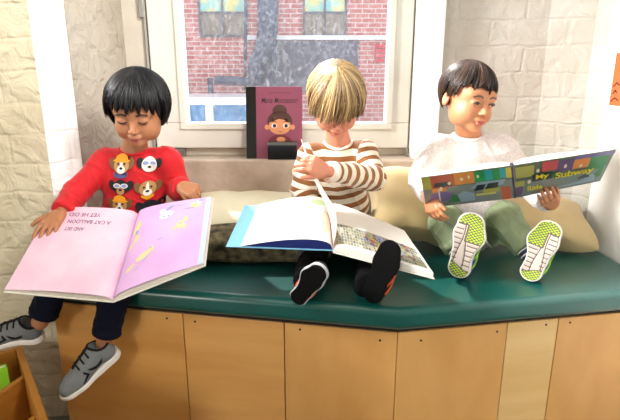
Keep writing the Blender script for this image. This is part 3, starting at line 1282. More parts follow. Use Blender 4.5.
def hair(K, m, r, c=(0, .014, .024), fringe=.012, side=-.03, backz=-.065, n=1800, seed=1, face_w=.055, swirl=.5, thick=.0011,
         crown=(0, .02), jit=.010, flare=0.0, wisp=.0015, tone=(0, 1), clumps=44, tuck=42):
    H = K.J['head']
    k = H.k
    rng = np.random.RandomState(seed)
    h = .0022
    lo, hi = bounds(H.w([(-.10, -.11, -.10), (.10, .12, .12), (-.1, .12, .12), (.1, -.11, -.1), (.1, .12, -.1), (-.1, -.11, .12)]), .02)
    F = Field(lo, hi, h)
    F.ell(H.p(*c), (A(*r) - .004) * k, H.R)
    F.cone(H.p(0, c[1] + .01, c[2]), H.p(0, c[1] + .012, backz + .035), (r[0] - .004) * k, (r[0] - .014) * k, .015)
    # face opening and hems
    F.box(H.p(0, -.125, fringe + .012 - .150), A(face_w, .125, .150) * k, .02 * k, H.R, .008, True)
    F.box(H.p(0, -.11, side + .010 - .10), A(.12, .11, .10) * k, .01 * k, H.R, .008, True)
    F.box(H.p(0, 0, backz - .10 + .016), A(.2, .2, .10) * k, .01, H.R, .008, True)
    V, Q = F.mesh()
    V = relax(V, Q, 1)
    L = ((V - H.O) @ H.R) / k
    ph = np.arctan2(L[:, 1] - crown[1], L[:, 0] - crown[0])
    N = vnormals(V, Q)
    V = V + N * (.0009 * np.sin(ph * 60 + 3 * np.sin(L[:, 2] * 90)))[:, None]
    t0 = .25 + .25 * np.sin(ph * 37) * np.sin(ph * 11 + 1)
    o = mesh_obj('hair', V, Q, m, K.root, True, {'tone': np.clip(t0, 0, 1)})
    # locks
    P_all, F_all, T_all = [], [], []
    ns = 12
    nc = clumps
    c_phi = (np.arange(nc) + .5 + rng.uniform(-.3, .3, nc)) / nc * 2 * math.pi
    c_z = rng.uniform(-1, 1, nc)
    c_r = rng.uniform(-1, 1, nc)
    c_t = rng.uniform(-.3, .3, nc)
    for i in range(n):
        phi = rng.rand() * 2 * math.pi
        fr = math.sin(phi)                         # -1 front, +1 back
        sd = abs(math.cos(phi))
        if fr < -.25:
            w = min(1, (-fr - .25) / .35)
            w = w * w * (3 - 2 * w)
            ze = lerp(side, fringe, w)
        elif fr > .1:
            ze = lerp(side, backz, min(1, (fr - .1) / .4))
        else:
            ze = side
        ci = int(np.argmin(np.abs(np.angle(np.exp(1j * (c_phi - phi))))))
        dph = float(np.angle(np.exp(1j * (c_phi[ci] - phi))))
        ze += (rng.rand() - .65) * jit * .8 + c_z[ci] * jit + abs(dph) / (math.pi / nc) * jit * .9
        z0 = c[2] + r[2] * (1 - .5 * rng.rand() ** 2.2)
        sw = swirl * (rng.rand() * .4 + .8)
        tn = min(1, max(0, lerp(tone[0], tone[1], rng.rand() ** 1.3) + c_t[ci] * (tone[1] - tone[0])))
        wob = rng.rand() * 6.28
        out = rng.rand() * wisp
        base = len(P_all) * 1
        pts = []
        for j in range(ns):
            t = j / (ns - 1)
            q = t
            # go down along the ellipsoid by angle, then hang
            if ze < c[2]:
                zt = None
            th0 = math.acos(min(1, max(-1, (z0 - c[2]) / r[2])))
            if ze >= c[2]:
                th1 = math.acos((ze - c[2]) / r[2])
                th = lerp(th0, th1, q)
                rad, z = math.sin(th), c[2] + r[2] * math.cos(th)
            else:
                la = (math.pi / 2 - th0) * .085
                lb = c[2] - ze
                s_ = q * (la + lb)
                if s_ < la:
                    th = lerp(th0, math.pi / 2, s_ / la)
                    rad, z = math.sin(th), c[2] + r[2] * math.cos(th)
                else:
                    e = s_ - la
                    rad, z = 1 - e * e * tuck * (1 if fr > -.35 else .25) + flare * e, c[2] - e
            pp = phi + dph * .62 * t ** 1.6 + sw * (1 - t) * .5 + .03 * math.sin(wob + 4 * t)
            g = 1.0 + out / .08 * (0.3 + t) + c_r[ci] * .022 * min(1, t * 2) - .03 * abs(dph) / (math.pi / nc) * t
            wcr = (1 - t) ** 2
            x = r[0] * rad * math.cos(pp) * g + crown[0] * wcr * .5
            y = c[1] + r[1] * rad * math.sin(pp) * g + (crown[1] - c[1]) * wcr * .5
            pts.append((x, y, z))
        pts = H.w(pts)
        rr = thick * (.7 + .6 * rng.rand()) * k
        ref = H.d(math.cos(phi), math.sin(phi), .3)
        for j in range(ns):
            tt = unit(pts[min(j + 1, ns - 1)] - pts[max(j - 1, 0)])
            a = unit(ref - tt * np.dot(ref, tt))
            b = np.cross(tt, a)
            q = rr * (1 if j < ns - 3 else (1, .8, .5, .12)[j - ns + 4])
            for kk in range(3):
                w_ = 2 * math.pi * kk / 3
                P_all.append(pts[j] + q * (a * math.cos(w_) * .7 + b * math.sin(w_) * 1.3))
                T_all.append(tn)
        for j in range(ns - 1):
            for kk in range(3):
                k2 = (kk + 1) % 3
                F_all.append((base + j * 3 + kk, base + j * 3 + k2, base + (j + 1) * 3 + k2, base + (j + 1) * 3 + kk))
    mesh_obj('hair_locks', np.array(P_all), np.array(F_all), m, o, True, {'tone': T_all})
    return o


def shoe(K, heel, T, U, m_up, m_sole, L=.17, wid=1.0, tread=None, m_dark=None, swoosh=None, straps=True, side=1, m_trim=None, fat=1.0, trimside=0):
    """heel: centre of the heel on the ground side; T to the toe, U up through the ankle"""
    T = unit(T)
    U = unit(np.array(U) - T * np.dot(U, T))
    X = np.cross(T, U)
    S = L / .17
    Lc = Local(heel, np.stack([X * fat, T, U], 1), S)
    pts2 = [(0, .026, .0245), (-.002 * side, .062, .0225), (.001 * side, .112, .0315 * wid), (-.002 * side, .142, .0265 * wid)]

    def d2(P, g=0.0):
        d = None
        for (a, b) in zip(pts2[:-1], pts2[1:]):
            e = rcone((P[0], P[1], P[2] * 0), (a[0], a[1], 0), (b[0], b[1], 0), a[2] + g, b[2] + g)
            d = e if d is None else sminf(d, e, .006)
        return d
    lo, hi = A(-.045, -.01, -.012), A(.045, .182, .10)
    F = Field(lo, hi, .0016)

    def sole(P):
        zt = .016 - .004 * np.clip((P[1] - .04) / .06, 0, 1) + 0 * P[0]
        zb = .004 * np.clip((P[1] - .125) / .04, 0, 1) ** 2
        z = P[2]
        return sminf(np.maximum(np.maximum(d2(P), z - zt), zb - z), A(1.0), 0) - .0
    F.add(sole, lo, hi)
    V, Q = F.mesh()
    V = relax(V, Q, 2)
    root = mesh_obj('shoe', np.zeros((0, 3)), [], m_up, K.root) if False else None
    # upper first: it is the part, sole and trim are its sub-parts
    G = Field(lo, hi, .0016)
    G.cone(A(0, .028, .030), A(0, .028, .046), .0245, .0225, .01)
    G.cone(A(0, .040, .040), A(0, .120, .018), .0245, .0250 * wid, .012)
    G.cone(A(0, .110, .014), A(0, .140, .012), .0290 * wid, .0235 * wid, .012)
    G.cone(A(0, .045, .058), A(0, .085, .040), .0160, .0180, .014)
    G.cut(lambda P: P[2] - .012 + 0 * P[0] + 0 * P[1], lo, hi, .001)
    G.cone(A(0, .026, .052), A(0, .022, .10), .0175, .026, .004, cut=True)
    V2, Q2 = G.mesh()
    V2 = relax(V2, Q2, 1)
    up = mesh_obj('shoe', Lc.w(V2), Q2, m_up, K.root)
    mesh_obj('sole', Lc.w(V), Q, m_sole, up)

    def srf(O, D, lift=.0006):
        P = G.project(np.array(O), np.array(D), .09)
        return Lc.w(P - unit(D) * lift)
    if straps and m_dark:
        for y0 in (.060, .076, .092):
            O = [(x, y0 + .002, .09) for x in np.linspace(-.018, .018, 9)]
            MB().tube(list(srf(O, (0, 0, -1))), .0024 * S, 6).build('strap', m_dark, up, True)
        O = [(0, y, .09) for y in np.linspace(.050, .104, 9)]
        MB().tube(list(srf(O, (0, 0, -1), .0)), .0045 * S, 6).build('tongue', m_dark, up, True)
        # collar ring
        O = []
        ring = []
        for i in range(17):
            a = 2 * math.pi * i / 16
            ring.append((.0190 * math.cos(a), .029 + .021 * math.sin(a), .0))
        P = G.project(np.array([(p[0] * 1.12, p[1], .1) for p in ring]), A(0, 0, -1), .09)
        MB().tube(list(Lc.w(P)), .0032 * S, 6).build('collar', m_dark, up, True)
        # overlay band that runs from the laces to the sole
        for sd in (-1, 1):
            O = [(sd * .06, y, z) for y, z in ((.092, .040), (.090, .034), (.086, .028), (.098, .022), (.108, .018))]
            MB().tube(list(srf(O, (-sd, 0, 0), .0)), [.002, .0035, .004, .003, .0015], 6).build('overlay', m_dark, up, True)
    if swoosh is not None:
        for sd in (-1, 1):
            y = lambda t: .030 + .042 * t
            lowr = [(0.0, .50), (.10, .25), (.25, .06), (.42, .02), (.65, .18), (1.0, .62)]
            upr = [(.66, .34), (.42, .20), (.28, .22), (.16, .32)]
            poly = [(.082 - a * .054, .023 + b * .034) for a, b in lowr + upr]
            # tip points to the heel
            V3, F3 = fan(poly, 2)
            MB().add(srf([(sd * .06, p[0], p[1]) for p in V3], (-sd, 0, 0), .0008), F3).build('swoosh', swoosh, up, True)
    if m_trim is not None:
        for sd in (-1, 1):
            for y0, y1 in ((.030, .062), (.052, .088)):
                O = [(sd * .06, lerp(y0, y1, t), lerp(.020, .050 - .006 * (y0 > .04) * 2, t)) for t in np.linspace(0, 1, 6)]
                MB().tube(list(srf(O, (-sd, 0, 0), .0)), .0035, 6).build('side_stripe', m_trim, up, True)
    if tread:
        for (nm, m, reg, pat) in tread:
            def tf(P, reg=reg, pat=pat):
                z = P[2]
                base = np.maximum(d2(P, -.003), reg(P))
                g = pat(P)
                return np.maximum(np.maximum(base, z - .006), -.0026 - z + g * .0024)
            Ft = Field(A(-.045, -.01, -.010), A(.045, .182, .012), .0012)
            Ft.add(tf, A(-.045, -.01, -.010), A(.045, .182, .012))
            Vt, Qt = Ft.mesh()
            mesh_obj(nm, Lc.w(relax(Vt, Qt, 1)), Qt, m, up)
    return Lc, up


# ------------------------------------------------------------- picture books
def page_surface(gt, gb, ot, ob, up, thick, bulge, peak=.3):
    gt, gb, ot, ob = map(np.array, (gt, gb, ot, ob))
    up = unit(up)
    e = peak / (1 - peak)

    def hgt(u):
        u = np.clip(u, 0, 1)
        b = (np.maximum(u, 1e-6) ** e) * (1 - u)
        bm = (peak ** e) * (1 - peak)
        return thick * (1 - np.exp(-u * 20)) + bulge * b / bm

    def S(UV):
        UV = np.atleast_2d(UV)
        u, v = UV[:, :1], UV[:, 1:2]
        P = (gb * (1 - u) + ob * u) * (1 - v) + (gt * (1 - u) + ot * u) * v
        P = P + up * hgt(u)
        du = 1e-3
        slope = (hgt(u + du) - hgt(u - du)) / (2 * du)
        a = unit(((ob - gb) + (ot - gt)) / 2)
        W = np.linalg.norm((ob - gb))
        N = up - a * slope / W
        N = N / np.linalg.norm(N, axis=1)[:, None]
        return P, N
    return S


def page_block(name, S, m, parent, up, base, nu=26, nv=6, depth=None):
    """closed body under the page surface; base = height profile of the underside"""
    g = [(i / nu, j / nv) for j in range(nv + 1) for i in range(nu + 1)]
    T, _ = S(g)
    if depth is None:
        B = np.array([base(u, v) for u, v in g])
    else:
        B = T - unit(up) * depth
    n = (nu + 1) * (nv + 1)
    V = np.concatenate([T, B])
    Fc = []
    ix = lambda i, j: j * (nu + 1) + i
    for j in range(nv):
        for i in range(nu):
            Fc.append((ix(i, j), ix(i + 1, j), ix(i + 1, j + 1), ix(i, j + 1)))
            Fc.append((n + ix(i, j), n + ix(i, j + 1), n + ix(i + 1, j + 1), n + ix(i + 1, j)))
    for i in range(nu):
        Fc.append((ix(i, 0), n + ix(i, 0), n + ix(i + 1, 0), ix(i + 1, 0)))
        Fc.append((ix(i, nv), ix(i + 1, nv), n + ix(i + 1, nv), n + ix(i, nv)))
    for j in range(nv):
        Fc.append((ix(0, j), ix(0, j + 1), n + ix(0, j + 1), n + ix(0, j)))
        Fc.append((ix(nu, j), n + ix(nu, j), n + ix(nu, j + 1), ix(nu, j + 1)))
    o = mesh_obj(name, V, Fc, m, parent, True)
    md = o.modifiers.new('edges', 'EDGE_SPLIT')
    md.split_angle = math.radians(50)
    return o


def cover_slab(gt, gb, ot, ob, up, m, parent, name='cover', th=.003, over=.004, drop=.0005, bevel=.001):
    gt, gb, ot, ob = map(np.array, (gt, gb, ot, ob))
    up = unit(up)
    vt = unit(gt - gb)
    a = unit(ob - gb)
    q = [gb - vt * over, ob - vt * over + a * over, ot + vt * over + a * over, gt + vt * over]
    top = [p - up * drop for p in q]
    bot = [p - up * (drop + th) for p in q]
    mb = MB().hexa(bot, top)
    return mb.build(name, m, parent, bevel=bevel), (lambda UV: None)


def quadS(p00, p10, p11, p01, nrm):
    p00, p10, p11, p01 = map(np.array, (p00, p10, p11, p01))
    nrm = unit(nrm)

    def S(UV):
        UV = np.atleast_2d(UV)
        u, v = UV[:, :1], UV[:, 1:2]
        return (p00 * (1 - u) + p10 * u) * (1 - v) + (p01 * (1 - u) + p11 * u) * v, np.tile(nrm, (len(UV), 1))
    return S
# ============================================================= child in the red shirt
M_SK1 = mat('skin_tan', '#AE7652', rough=.5, sss=.15, var=.06, vscale=40)
M_SK2 = mat('skin_fair', '#C98468', rough=.5, sss=.15, var=.06, vscale=40)
M_SK3 = mat('skin_warm', '#BF825B', rough=.5, sss=.15, var=.06, vscale=40)
M_RED = mat('red_jersey', '#C80718', rough=.75, sheen=.1, bump=.0004, bscale=600)
M_NAVY = mat('navy_cotton', '#0B1020', rough=.9, spec=.15)
M_BROW = mat('brow_black', '#1E1512', rough=.7)
M_LASH = mat('lash_black', '#0E0A0A', rough=.5)
M_LIP = mat('lips_rose', '#9E5048', rough=.6)
M_HAIRB = hair_mat('black_hair', '#040406', '#15141A', rough=.42, spec=.4)

J = {}
J['head'] = Local(at(137.5, 105.5, 1.37), frame(4, 20, 2), .965)
J['chest'] = at(134, 150, 1.435)
J['pel'] = at(134, 232, 1.47)
J['pel'][2] = .60
J['sl'], J['sr'] = at(105, 161, 1.43), at(167, 159, 1.43)
J['el'], J['wl'] = at(77, 192, 1.38), at(61, 213, 1.285)
J['er'], J['wr'] = at(180, 190, 1.45), at(182, 187, 1.375)
J['hl'], J['hr'] = J['pel'] + A(-.045, -.01, .0), J['pel'] + A(.045, -.01, .0)
J['kl'], J['kr'] = at(62, 288, 1.235), at(120, 288, 1.225)
J['kl'][2] = J['kr'][2] = .575
J['al'], J['ar'] = at(40, 322, 1.225), at(104, 344, 1.215)
K1 = Kid('child with black hair in a red shirt reading the pink picture book', J, M_SK1, J['pel'] - A(0, 0, .07))
hl = dict(W=J['wl'] + A(-.002, -.008, .0), dirF=at(42, 236, 1.205) - J['wl'], up=A(.05, -.45, .88), side=1, curls=((12, 18, 12), (14, 20, 14), (16, 24, 16), (22, 30, 20)), spread=7, thumb=(58, 14))
hr = dict(W=J['wr'], dirF=A(.75, -.45, -.12), up=A(-.1, -.5, .85), side=1, curls=(62, 62, 30), spread=2, thumb=(30, 40))
body(K1, [hl, hr])
face(K1, M_BROW, M_LASH, M_LIP, eyes='down', brow_z=.002, brow_tilt=-.003)
hair(K1, M_HAIRB, (.0815, .090, .082), c=(0, .012, .018), fringe=.016, side=-.056, backz=-.08, n=2600, seed=3, face_w=.056, swirl=.25, thick=.0013, jit=.015, wisp=.009, tone=(0, .8), clumps=36)


def shirt(K, m, g=.004, tw=1.0, sl_r=(.037, .035, .029), sl_end=.93, neck=.036, collar=None, disp=.0026, seed=4, stripe=None, hem=None, h=.0022):
    J = K.J
    pts = [J[n] for n in ('pel', 'chest', 'sl', 'sr', 'el', 'er', 'wl', 'wr')]
    lo, hi = bounds(pts, .085)
    F = Field(lo, hi, h)
    R = torso(F, J['pel'], J['chest'] - A(0, 0, .012), J['sl'], J['sr'], g, w=tw)
    if hem:
        F.cut(lambda P: (P[0] - hem[0][0]) * hem[1][0] + (P[1] - hem[0][1]) * hem[1][1] + (P[2] - hem[0][2]) * hem[1][2], lo, hi)
    for a in 'lr':
        F.cone(J['s' + a], J['e' + a], sl_r[0], sl_r[1], .018)
        we = lerp(J['e' + a], J['w' + a], sl_end)
        F.cone(J['e' + a], we, sl_r[1], sl_r[2], .008, flat1=True)
    H = J['head']
    nb = J['chest']
    nt_ = H.p(0, .016, -.045)
    d = unit(nt_ - nb)
    F.cone(nb - d * .000, nt_ + d * .05, neck, neck + .012, .006, cut=True)

    def attr(V):
        if stripe is None:
            return None
        z = R[:, 2]
        tor = (V - J['pel']) @ z
        best = np.full(len(V), .0)
        dist = [None] * 3
        dt = np.minimum(ellip((V[:, 0], V[:, 1], V[:, 2]), lerp(J['pel'], J['chest'], .3), A(.09, .078, .12), R),
                        ellip((V[:, 0], V[:, 1], V[:, 2]), lerp(J['pel'], J['chest'], .7), A(.088, .066, .09), R)) - .006
        val = tor.copy()
        cur = dt
        for a in 'lr':
            S_, E_, W_ = J['s' + a], J['e' + a], J['w' + a]
            p = (V[:, 0], V[:, 1], V[:, 2])
            d1 = rcone(p, lerp(S_, E_, .25), E_, .034, .034)
            d2_ = rcone(p, E_, W_, .034, .028)
            s1 = (V - S_) @ unit(E_ - S_)
            L1 = np.linalg.norm(E_ - S_)
            s2 = L1 + (V - E_) @ unit(W_ - E_)
            val = np.where(d1 < cur, s1, val)
            cur = np.minimum(cur, d1)
            val = np.where(d2_ < cur, s2, val)
            cur = np.minimum(cur, d2_)
        return {'stripe': val + 1.0}
    o = K.finish(F, 'shirt', m, disp=disp, seed=seed, freqs=(38, 75, 130), attrf=attr, relaxn=1)
    K.shirtF = F
    if collar is not None:
        u_ = unit(np.cross(d, A(1, 0, 0)))
        v_ = np.cross(d, u_)
        ring = []
        for i in range(33):
            a = 2 * math.pi * i / 32
            c_ = nb + d * .03
            dirv = math.cos(a) * v_ + math.sin(a) * u_
            # slide down until the ring rests on the shirt
            pr_ = F.project([c_ + dirv * (neck + .005) + d * .03], -d, .09)[0]
            ring.append(pr_)
        ring = np.array(ring[:-1])
        for _ in range(2):
            ring = (np.roll(ring, 1, 0) + ring + np.roll(ring, -1, 0)) / 3
        ring = list(ring) + [ring[0]]
        MB().tube(ring, .0042, 7, caps=False).build('collar', collar, o, True)
    for a in 'lr':
        we = lerp(J['e' + a], J['w' + a], sl_end)
        dd_ = unit(J['w' + a] - J['e' + a])
        mb = MB().tube([we - dd_ * .016, we - dd_ * .012, we - dd_ * .001, we + dd_ * .001], [sl_r[2] * .9, sl_r[2] * .985, sl_r[2] * .95, sl_r[2] * .7], 20)
        mb.build('cuff', collar if collar is not None else m, o, True)
    return o


def trousers(K, m, rk=(.056, .046, .036), end=.9, disp=.003, seed=5, ends=(None, None), h=.0026):
    J = K.J
    lo, hi = bounds([J[n] for n in ('pel', 'kl', 'kr', 'al', 'ar')], .09)
    F = Field(lo, hi, h)
    F.ell(J['pel'], A(.096, .076, .062), None)
    for a in 'lr':
        F.cone(J['h' + a], J['k' + a], rk[0], rk[1], .03)
        F.cone(J['k' + a], lerp(J['k' + a], J['a' + a], end), rk[1], rk[2], .012, flat1=True)
    K.trF = F
    o = K.finish(F, 'trousers', m, disp=disp, seed=seed, freqs=(35, 80, 150))
    for a in 'lr':
        we = lerp(J['k' + a], J['a' + a], end)
        dd_ = unit(J['a' + a] - J['k' + a])
        MB().tube([we - dd_ * .018, we - dd_ * .014, we + dd_ * .001, we + dd_ * .003], [rk[2] * .96, rk[2] * 1.05, rk[2] * 1.02, rk[2] * .75], 20).build('cuff', m, o, True)
    return o


sh1 = shirt(K1, M_RED, tw=1.1, collar=M_RED, disp=.0028, seed=4)
trousers(K1, M_NAVY, end=.84, rk=(.055, .044, .036))

# dog faces printed on the shirt
def S_front(K, c0, ux, uz, D):
    def S(UV):
        UV = np.atleast_2d(UV)
        O = c0 + UV[:, :1] * ux + UV[:, 1:2] * uz - D * .12
        P = K.shirtF.project(O, D, .26, .001)
        return P, np.tile(-unit(D), (len(UV), 1))
    return S


zt = unit(K1.J['chest'] - K1.J['pel'])
xt = A(1, 0, 0)
fy = unit(np.cross(zt, xt)) * -1
if fy[1] > 0:
    fy = -fy
# fy points to the viewer
Dd = -fy
M_PW, M_PK = MATS.get('print_white'), mat('print_black', '#15121A', rough=.7)
M_TANP, M_OR, M_BLU, M_GRYP = mat('print_tan', '#B98A55', rough=.7), mat('print_orange', '#F0A21C', rough=.7), mat('print_slate', '#4C4C7C', rough=.7), mat('print_lilac', '#8E9CC8', rough=.7)
dogs = [(122, 165, 'tan', 'hat'), (150, 164, 'white', 'glasses'), (121, 187, 'black', 'glasses'), (149, 187, 'tan', 'scarf'), (120, 205, 'tan', 'hatlow'), (151, 205, 'black', 'none')]
for (px, py, kind, acc) in dogs:
    c = at(px, py, 1.36)
    c = K1.shirtF.project([c + fy * .03], Dd, .2)[0]
    # correct the sideways drift of the projection
    t = at(px, py, c[1])
    c = c + A(t[0] - c[0], 0, t[2] - c[2])
    pr = Print(S_front(K1, c, xt * 1.3, zt * 1.2, Dd), sh1)
    u = .0125 * 2.0
    L0 = .0052
    base = {'tan': M_TANP, 'white': M_PW, 'black': M_PK}[kind]
    ear = {'tan': mat('print_ear', '#7A5230', rough=.7), 'white': M_PK, 'black': M_PK}[kind]
    pr.put('dog_ear', ear, [fan(ngon(-.019, .004, .008, .013, 14, .3), 2), fan(ngon(.019, .004, .008, .013, 14, -.3), 2)], lift=L0)
    pr.put('dog_face', base, [fan(ngon(0, 0, .0165, .0185, 22), 3)], lift=L0 + .0004)
    mz = M_PW if kind != 'black' else M_TANP
    pr.put('dog_muzzle', mz, [fan(ngon(0, -.009, .009, .009, 16), 2)] + ([fan(ngon(0, .004, .003, .012, 12), 2)] if kind == 'tan' else []), lift=L0 + .0008)
    pr.put('dog_nose', M_PK, [fan(ngon(0, -.006, .004, .003, 10), 2)] + ([] if acc in ('glasses',) else [fan(ngon(-.007, .004, .0025, .0025, 8), 1), fan(ngon(.007, .004, .0025, .0025, 8), 1)]), lift=L0 + .0012)
    if acc == 'glasses':
        pr.put('sunglasses', M_PW, [fan(ngon(-.008, .004, .0082, .0058, 14), 2), fan(ngon(.008, .004, .0082, .0058, 14), 2)], lift=L0 + .0014)
        pr.put('lens', M_GRYP, [fan(ngon(-.008, .004, .0065, .0042, 14), 2), fan(ngon(.008, .004, .0065, .0042, 14), 2)], lift=L0 + .0018)
    if acc in ('hat', 'hatlow'):
        pr.put('hat', M_OR, [fan([(-.015, .011), (.015, .011), (.012, .021), (.004, .026), (-.004, .026), (-.012, .021)], 2), fan(ngon(0, .011, .019, .0035, 14), 2)], lift=L0 + .0014)
    if acc == 'hat':
        pr.put('scarf', M_BLU, [fan([(-.016, -.014), (-.008, -.018), (.008, -.018), (.016, -.014), (.014, -.026), (0, -.029), (-.014, -.026)], 2)], lift=L0 + .0015)
    if acc == 'scarf':
        pr.put('scarf', M_OR, [fan([(-.013, -.015), (0, -.019), (.013, -.015), (.011, -.022), (0, -.028), (-.011, -.022)], 2)], lift=L0 + .0015)

# shoes
M_GREY = mat('shoe_grey_mesh', '#6E7272', rough=.8, bump=.0006, bscale=500, var=.1, vscale=200)
M_SOLEW = mat('sole_white', '#E9E4DC', rough=.6)
M_SBLK = mat('shoe_black', '#0B0B0D', rough=.7, spec=.25)
hr_ = at(121, 350, 1.235)
tt = at(69, 394, 1.150) - hr_
shoe(K1, hr_, tt, A(-.55, -.55, .62), M_GREY, M_SOLEW, L=.185, m_dark=M_SBLK, swoosh=M_SBLK, side=1)
hl_ = at(46, 338, 1.24)
tt = at(-14, 342, 1.215) - hl_
shoe(K1, hl_, tt, A(-.05, -.28, .95), M_GREY, M_SOLEW, L=.175, m_dark=M_SBLK, swoosh=M_SBLK, side=-1)

# ------------------------------------------------------------- the pink book
M_PINK = mat('page_pink', '#E4B9D0', rough=.7, var=.08, vscale=9, color2='#EDCEE0')
M_LILAC = mat('page_lilac', '#CFA3D4', rough=.7, var=.08, vscale=12, color2='#D6B0DC')
M_COVW = mat('cover_cream', '#DDD9CC', rough=.5)
gt, gb = at(138, 214, 1.30), at(113, 300, 1.07)
ol_t, ol_b = at(52, 208, 1.31), at(5, 290, 1.075)
or_t, or_b = at(212, 198, 1.33), at(204, 264, 1.15)
upL = unit(np.cross(ol_b - gb, gt - gb))
upL = upL if upL[2] > 0 else -upL
upR = unit(np.cross(or_b - gb, gt - gb))
upR = upR if upR[2] > 0 else -upR
bk1 = thing('picture_book', 'large open picture book with pink pages on the lap of the child in red', 'book', tuple((gt + gb) / 2 - A(0, 0, .02)))
SL = page_surface(gt, gb, ol_t, ol_b, upL, .003, .013, .28)
SR = page_surface(gt, gb, or_t, or_b, upR, .004, .014, .28)
cover_slab(gt, gb, ol_t, ol_b, upL, M_COVW, bk1, drop=.004)
cover_slab(gt, gb, or_t, or_b, upR, M_COVW, bk1, drop=.004)
def flat_base(gt, gb, ot, ob, up, dr=.0035):
    def f(u, v):
        return (gb * (1 - u) + ob * u) * (1 - v) + (gt * (1 - u) + ot * u) * v - up * dr
    return f


M_PGE = mat('page_cream', '#EFE6DA', rough=.8)
page_block('page', SL, M_PINK, bk1, upL, None, depth=.0010)
page_block('page', SR, M_LILAC, bk1, upR, None, depth=.0010)
SL2 = page_surface(gt, gb, ol_t, ol_b, upL, .0015, .006, .28)
SR2 = page_surface(gt, gb, or_t, or_b, upR, .0025, .005, .28)
page_block('page_stack', SL2, M_PGE, bk1, upL, flat_base(gt, gb, ol_t, ol_b, upL), nv=3)
page_block('page_stack', SR2, M_PGE, bk1, upR, flat_base(gt, gb, or_t, or_b, upR), nv=3)
pr = Print(SL, bk1)
M_TXT = mat('text_mauve', '#8A6288', rough=.7)
# upside down for us: it faces the reader; u runs outwards (to the left of the photo)
def flipu(item):
    V, Fc = item
    V = V.copy()
    return V, Fc
def txt(body, u0, u1, v0, v1):
    V, Fc = text_uv(body, 0, 0, 1, 1, bold=.02)
    # u grows to the left of the photo, so the reader (above) reads towards growing u; letters' up is towards the viewer
    return np.array([(lerp(u0, u1, p[0]), lerp(v0, v1, p[1])) for p in V]), Fc
pr.put('page_text', M_TXT, [txt('YET HE DID', .38, .74, .920, .872), txt('A CAT BALLOON', .24, .72, .828, .780), txt('AND SKY', .50, .72, .732, .686)], lift=.0006)
pr = Print(SR, bk1)
M_YEL, M_SPB, M_PALE = mat('print_yellow', '#D6CB98', rough=.7), mat('print_steel', '#8C9CC4', rough=.7), mat('print_pale', '#EBDDEB', rough=.7)
pr.put('page_border', mat('page_sky', '#B9CBE8', rough=.7), [gridquad(.93, .0, .995, 1, 2, 8)], lift=.0005)
pr.put('animal_print', M_YEL, [fan(ngon(.26, .34, .085, .04, 18, .45)), fan(ngon(.14, .24, .06, .022, 14, .7)), fan(ngon(.34, .40, .035, .04)), fan(ngon(.09, .74, .035, .09, 16, -.2)), fan(ngon(.12, .60, .03, .05)), fan(ngon(.08, .52, .02, .05, 12, -.3)), fan(ngon(.64, .64, .05, .055, 16)), fan(ngon(.70, .71, .03, .04)), fan(ngon(.57, .60, .03, .02)), fan(ngon(.70, .60, .02, .035)), fan(ngon(.80, .90, .07, .045, 16))], lift=.0006)
pr.put('animal_print', M_PALE, [fan(ngon(.44, .82, .09, .05, 16, .3)), fan(ngon(.84, .94, .035, .03)), fan(ngon(.38, .88, .04, .04))], lift=.0007)
pr.put('animal_print', M_SPB, [fan(ngon(.47, .92, .05, .018, 12, .5)), fan(ngon(.86, .965, .03, .014, 12)), fan(ngon(.42, .50, .04, .006, 10, .3)), fan(ngon(.60, .93, .05, .006, 10)), fan(ngon(.72, .86, .08, .005, 10)),
                              fan(ngon(.30, .30, .05, .004, 10, .9)), fan(ngon(.22, .20, .04, .004, 10, .6)), fan(ngon(.64, .66, .03, .006, 10, .2)), fan(ngon(.10, .68, .02, .03, 10)), fan(ngon(.33, .42, .012, .010, 8)), fan(ngon(.82, .91, .03, .006, 8)), fan(ngon(.90, .84, .03, .004, 8)), fan(ngon(.47, .80, .015, .012, 8)), fan(ngon(.41, .80, .015, .012, 8))], lift=.0009)
# ============================================================= child in the striped shirt
M_STR = stripe_mat('striped_jersey', '#EFE6D4', '#84501C', period=.030, duty=.52)
M_CREAM = mat('cream_rib', '#F0E8D8', rough=.8)
M_BLACKT = mat('black_cotton', '#08080C', rough=.9, spec=.15)
M_HAIRG = hair_mat('blond_hair', '#553C1E', '#CFAF7C', rough=.42)
M_BROWB = mat('brow_blond', '#9A7038', rough=.7)
M_LIP2 = mat('lips_pink', '#C87468', rough=.45)
J = {}
J['head'] = Local(at(336, 98, 1.375), frame(3, 38, -2), .915)
J['chest'] = at(338, 140, 1.455)
J['pel'] = at(338, 232, 1.56)
J['pel'][2] = .60
J['sl'], J['sr'] = at(311, 156, 1.46), at(365, 153, 1.46)
J['el'], J['wl'] = at(303, 190, 1.46), at(309, 205, 1.43)
J['er'], J['wr'] = at(373, 178, 1.40), at(326, 171, 1.265)
J['hl'], J['hr'] = J['pel'] + A(-.045, -.01, .0), J['pel'] + A(.045, -.01, .0)
J['kl'], J['kr'] = at(312, 258, 1.36), at(370, 258, 1.36)
J['kl'][2] = J['kr'][2] = .575
J['al'], J['ar'] = at(307, 275, 1.20), at(369, 276, 1.18)
J['al'][2] = J['ar'][2] = .575
K2 = Kid('blond child in a brown and cream striped shirt turning a book page', J, M_SK2, J['pel'] - A(0, 0, .07))
h2r = dict(W=J['wr'] + A(-.004, -.004, 0), dirF=at(303, 158, 1.225) - J['wr'], up=A(.1, -.85, .5), side=-1, curls=((22, 40, 30), (30, 48, 30), (38, 52, 35), (45, 55, 35)), spread=5, thumb=(35, 18))
h2l = dict(W=J['wl'] + A(0, -.004, 0), dirF=A(.5, -.2, -.8), up=A(-.1, -1, .2), side=1, curls=(25, 30, 20), spread=4, thumb=(40, 15))
body(K2, [h2r, h2l])
face(K2, M_BROWB, M_BROWB, M_LIP2, eyes='down')
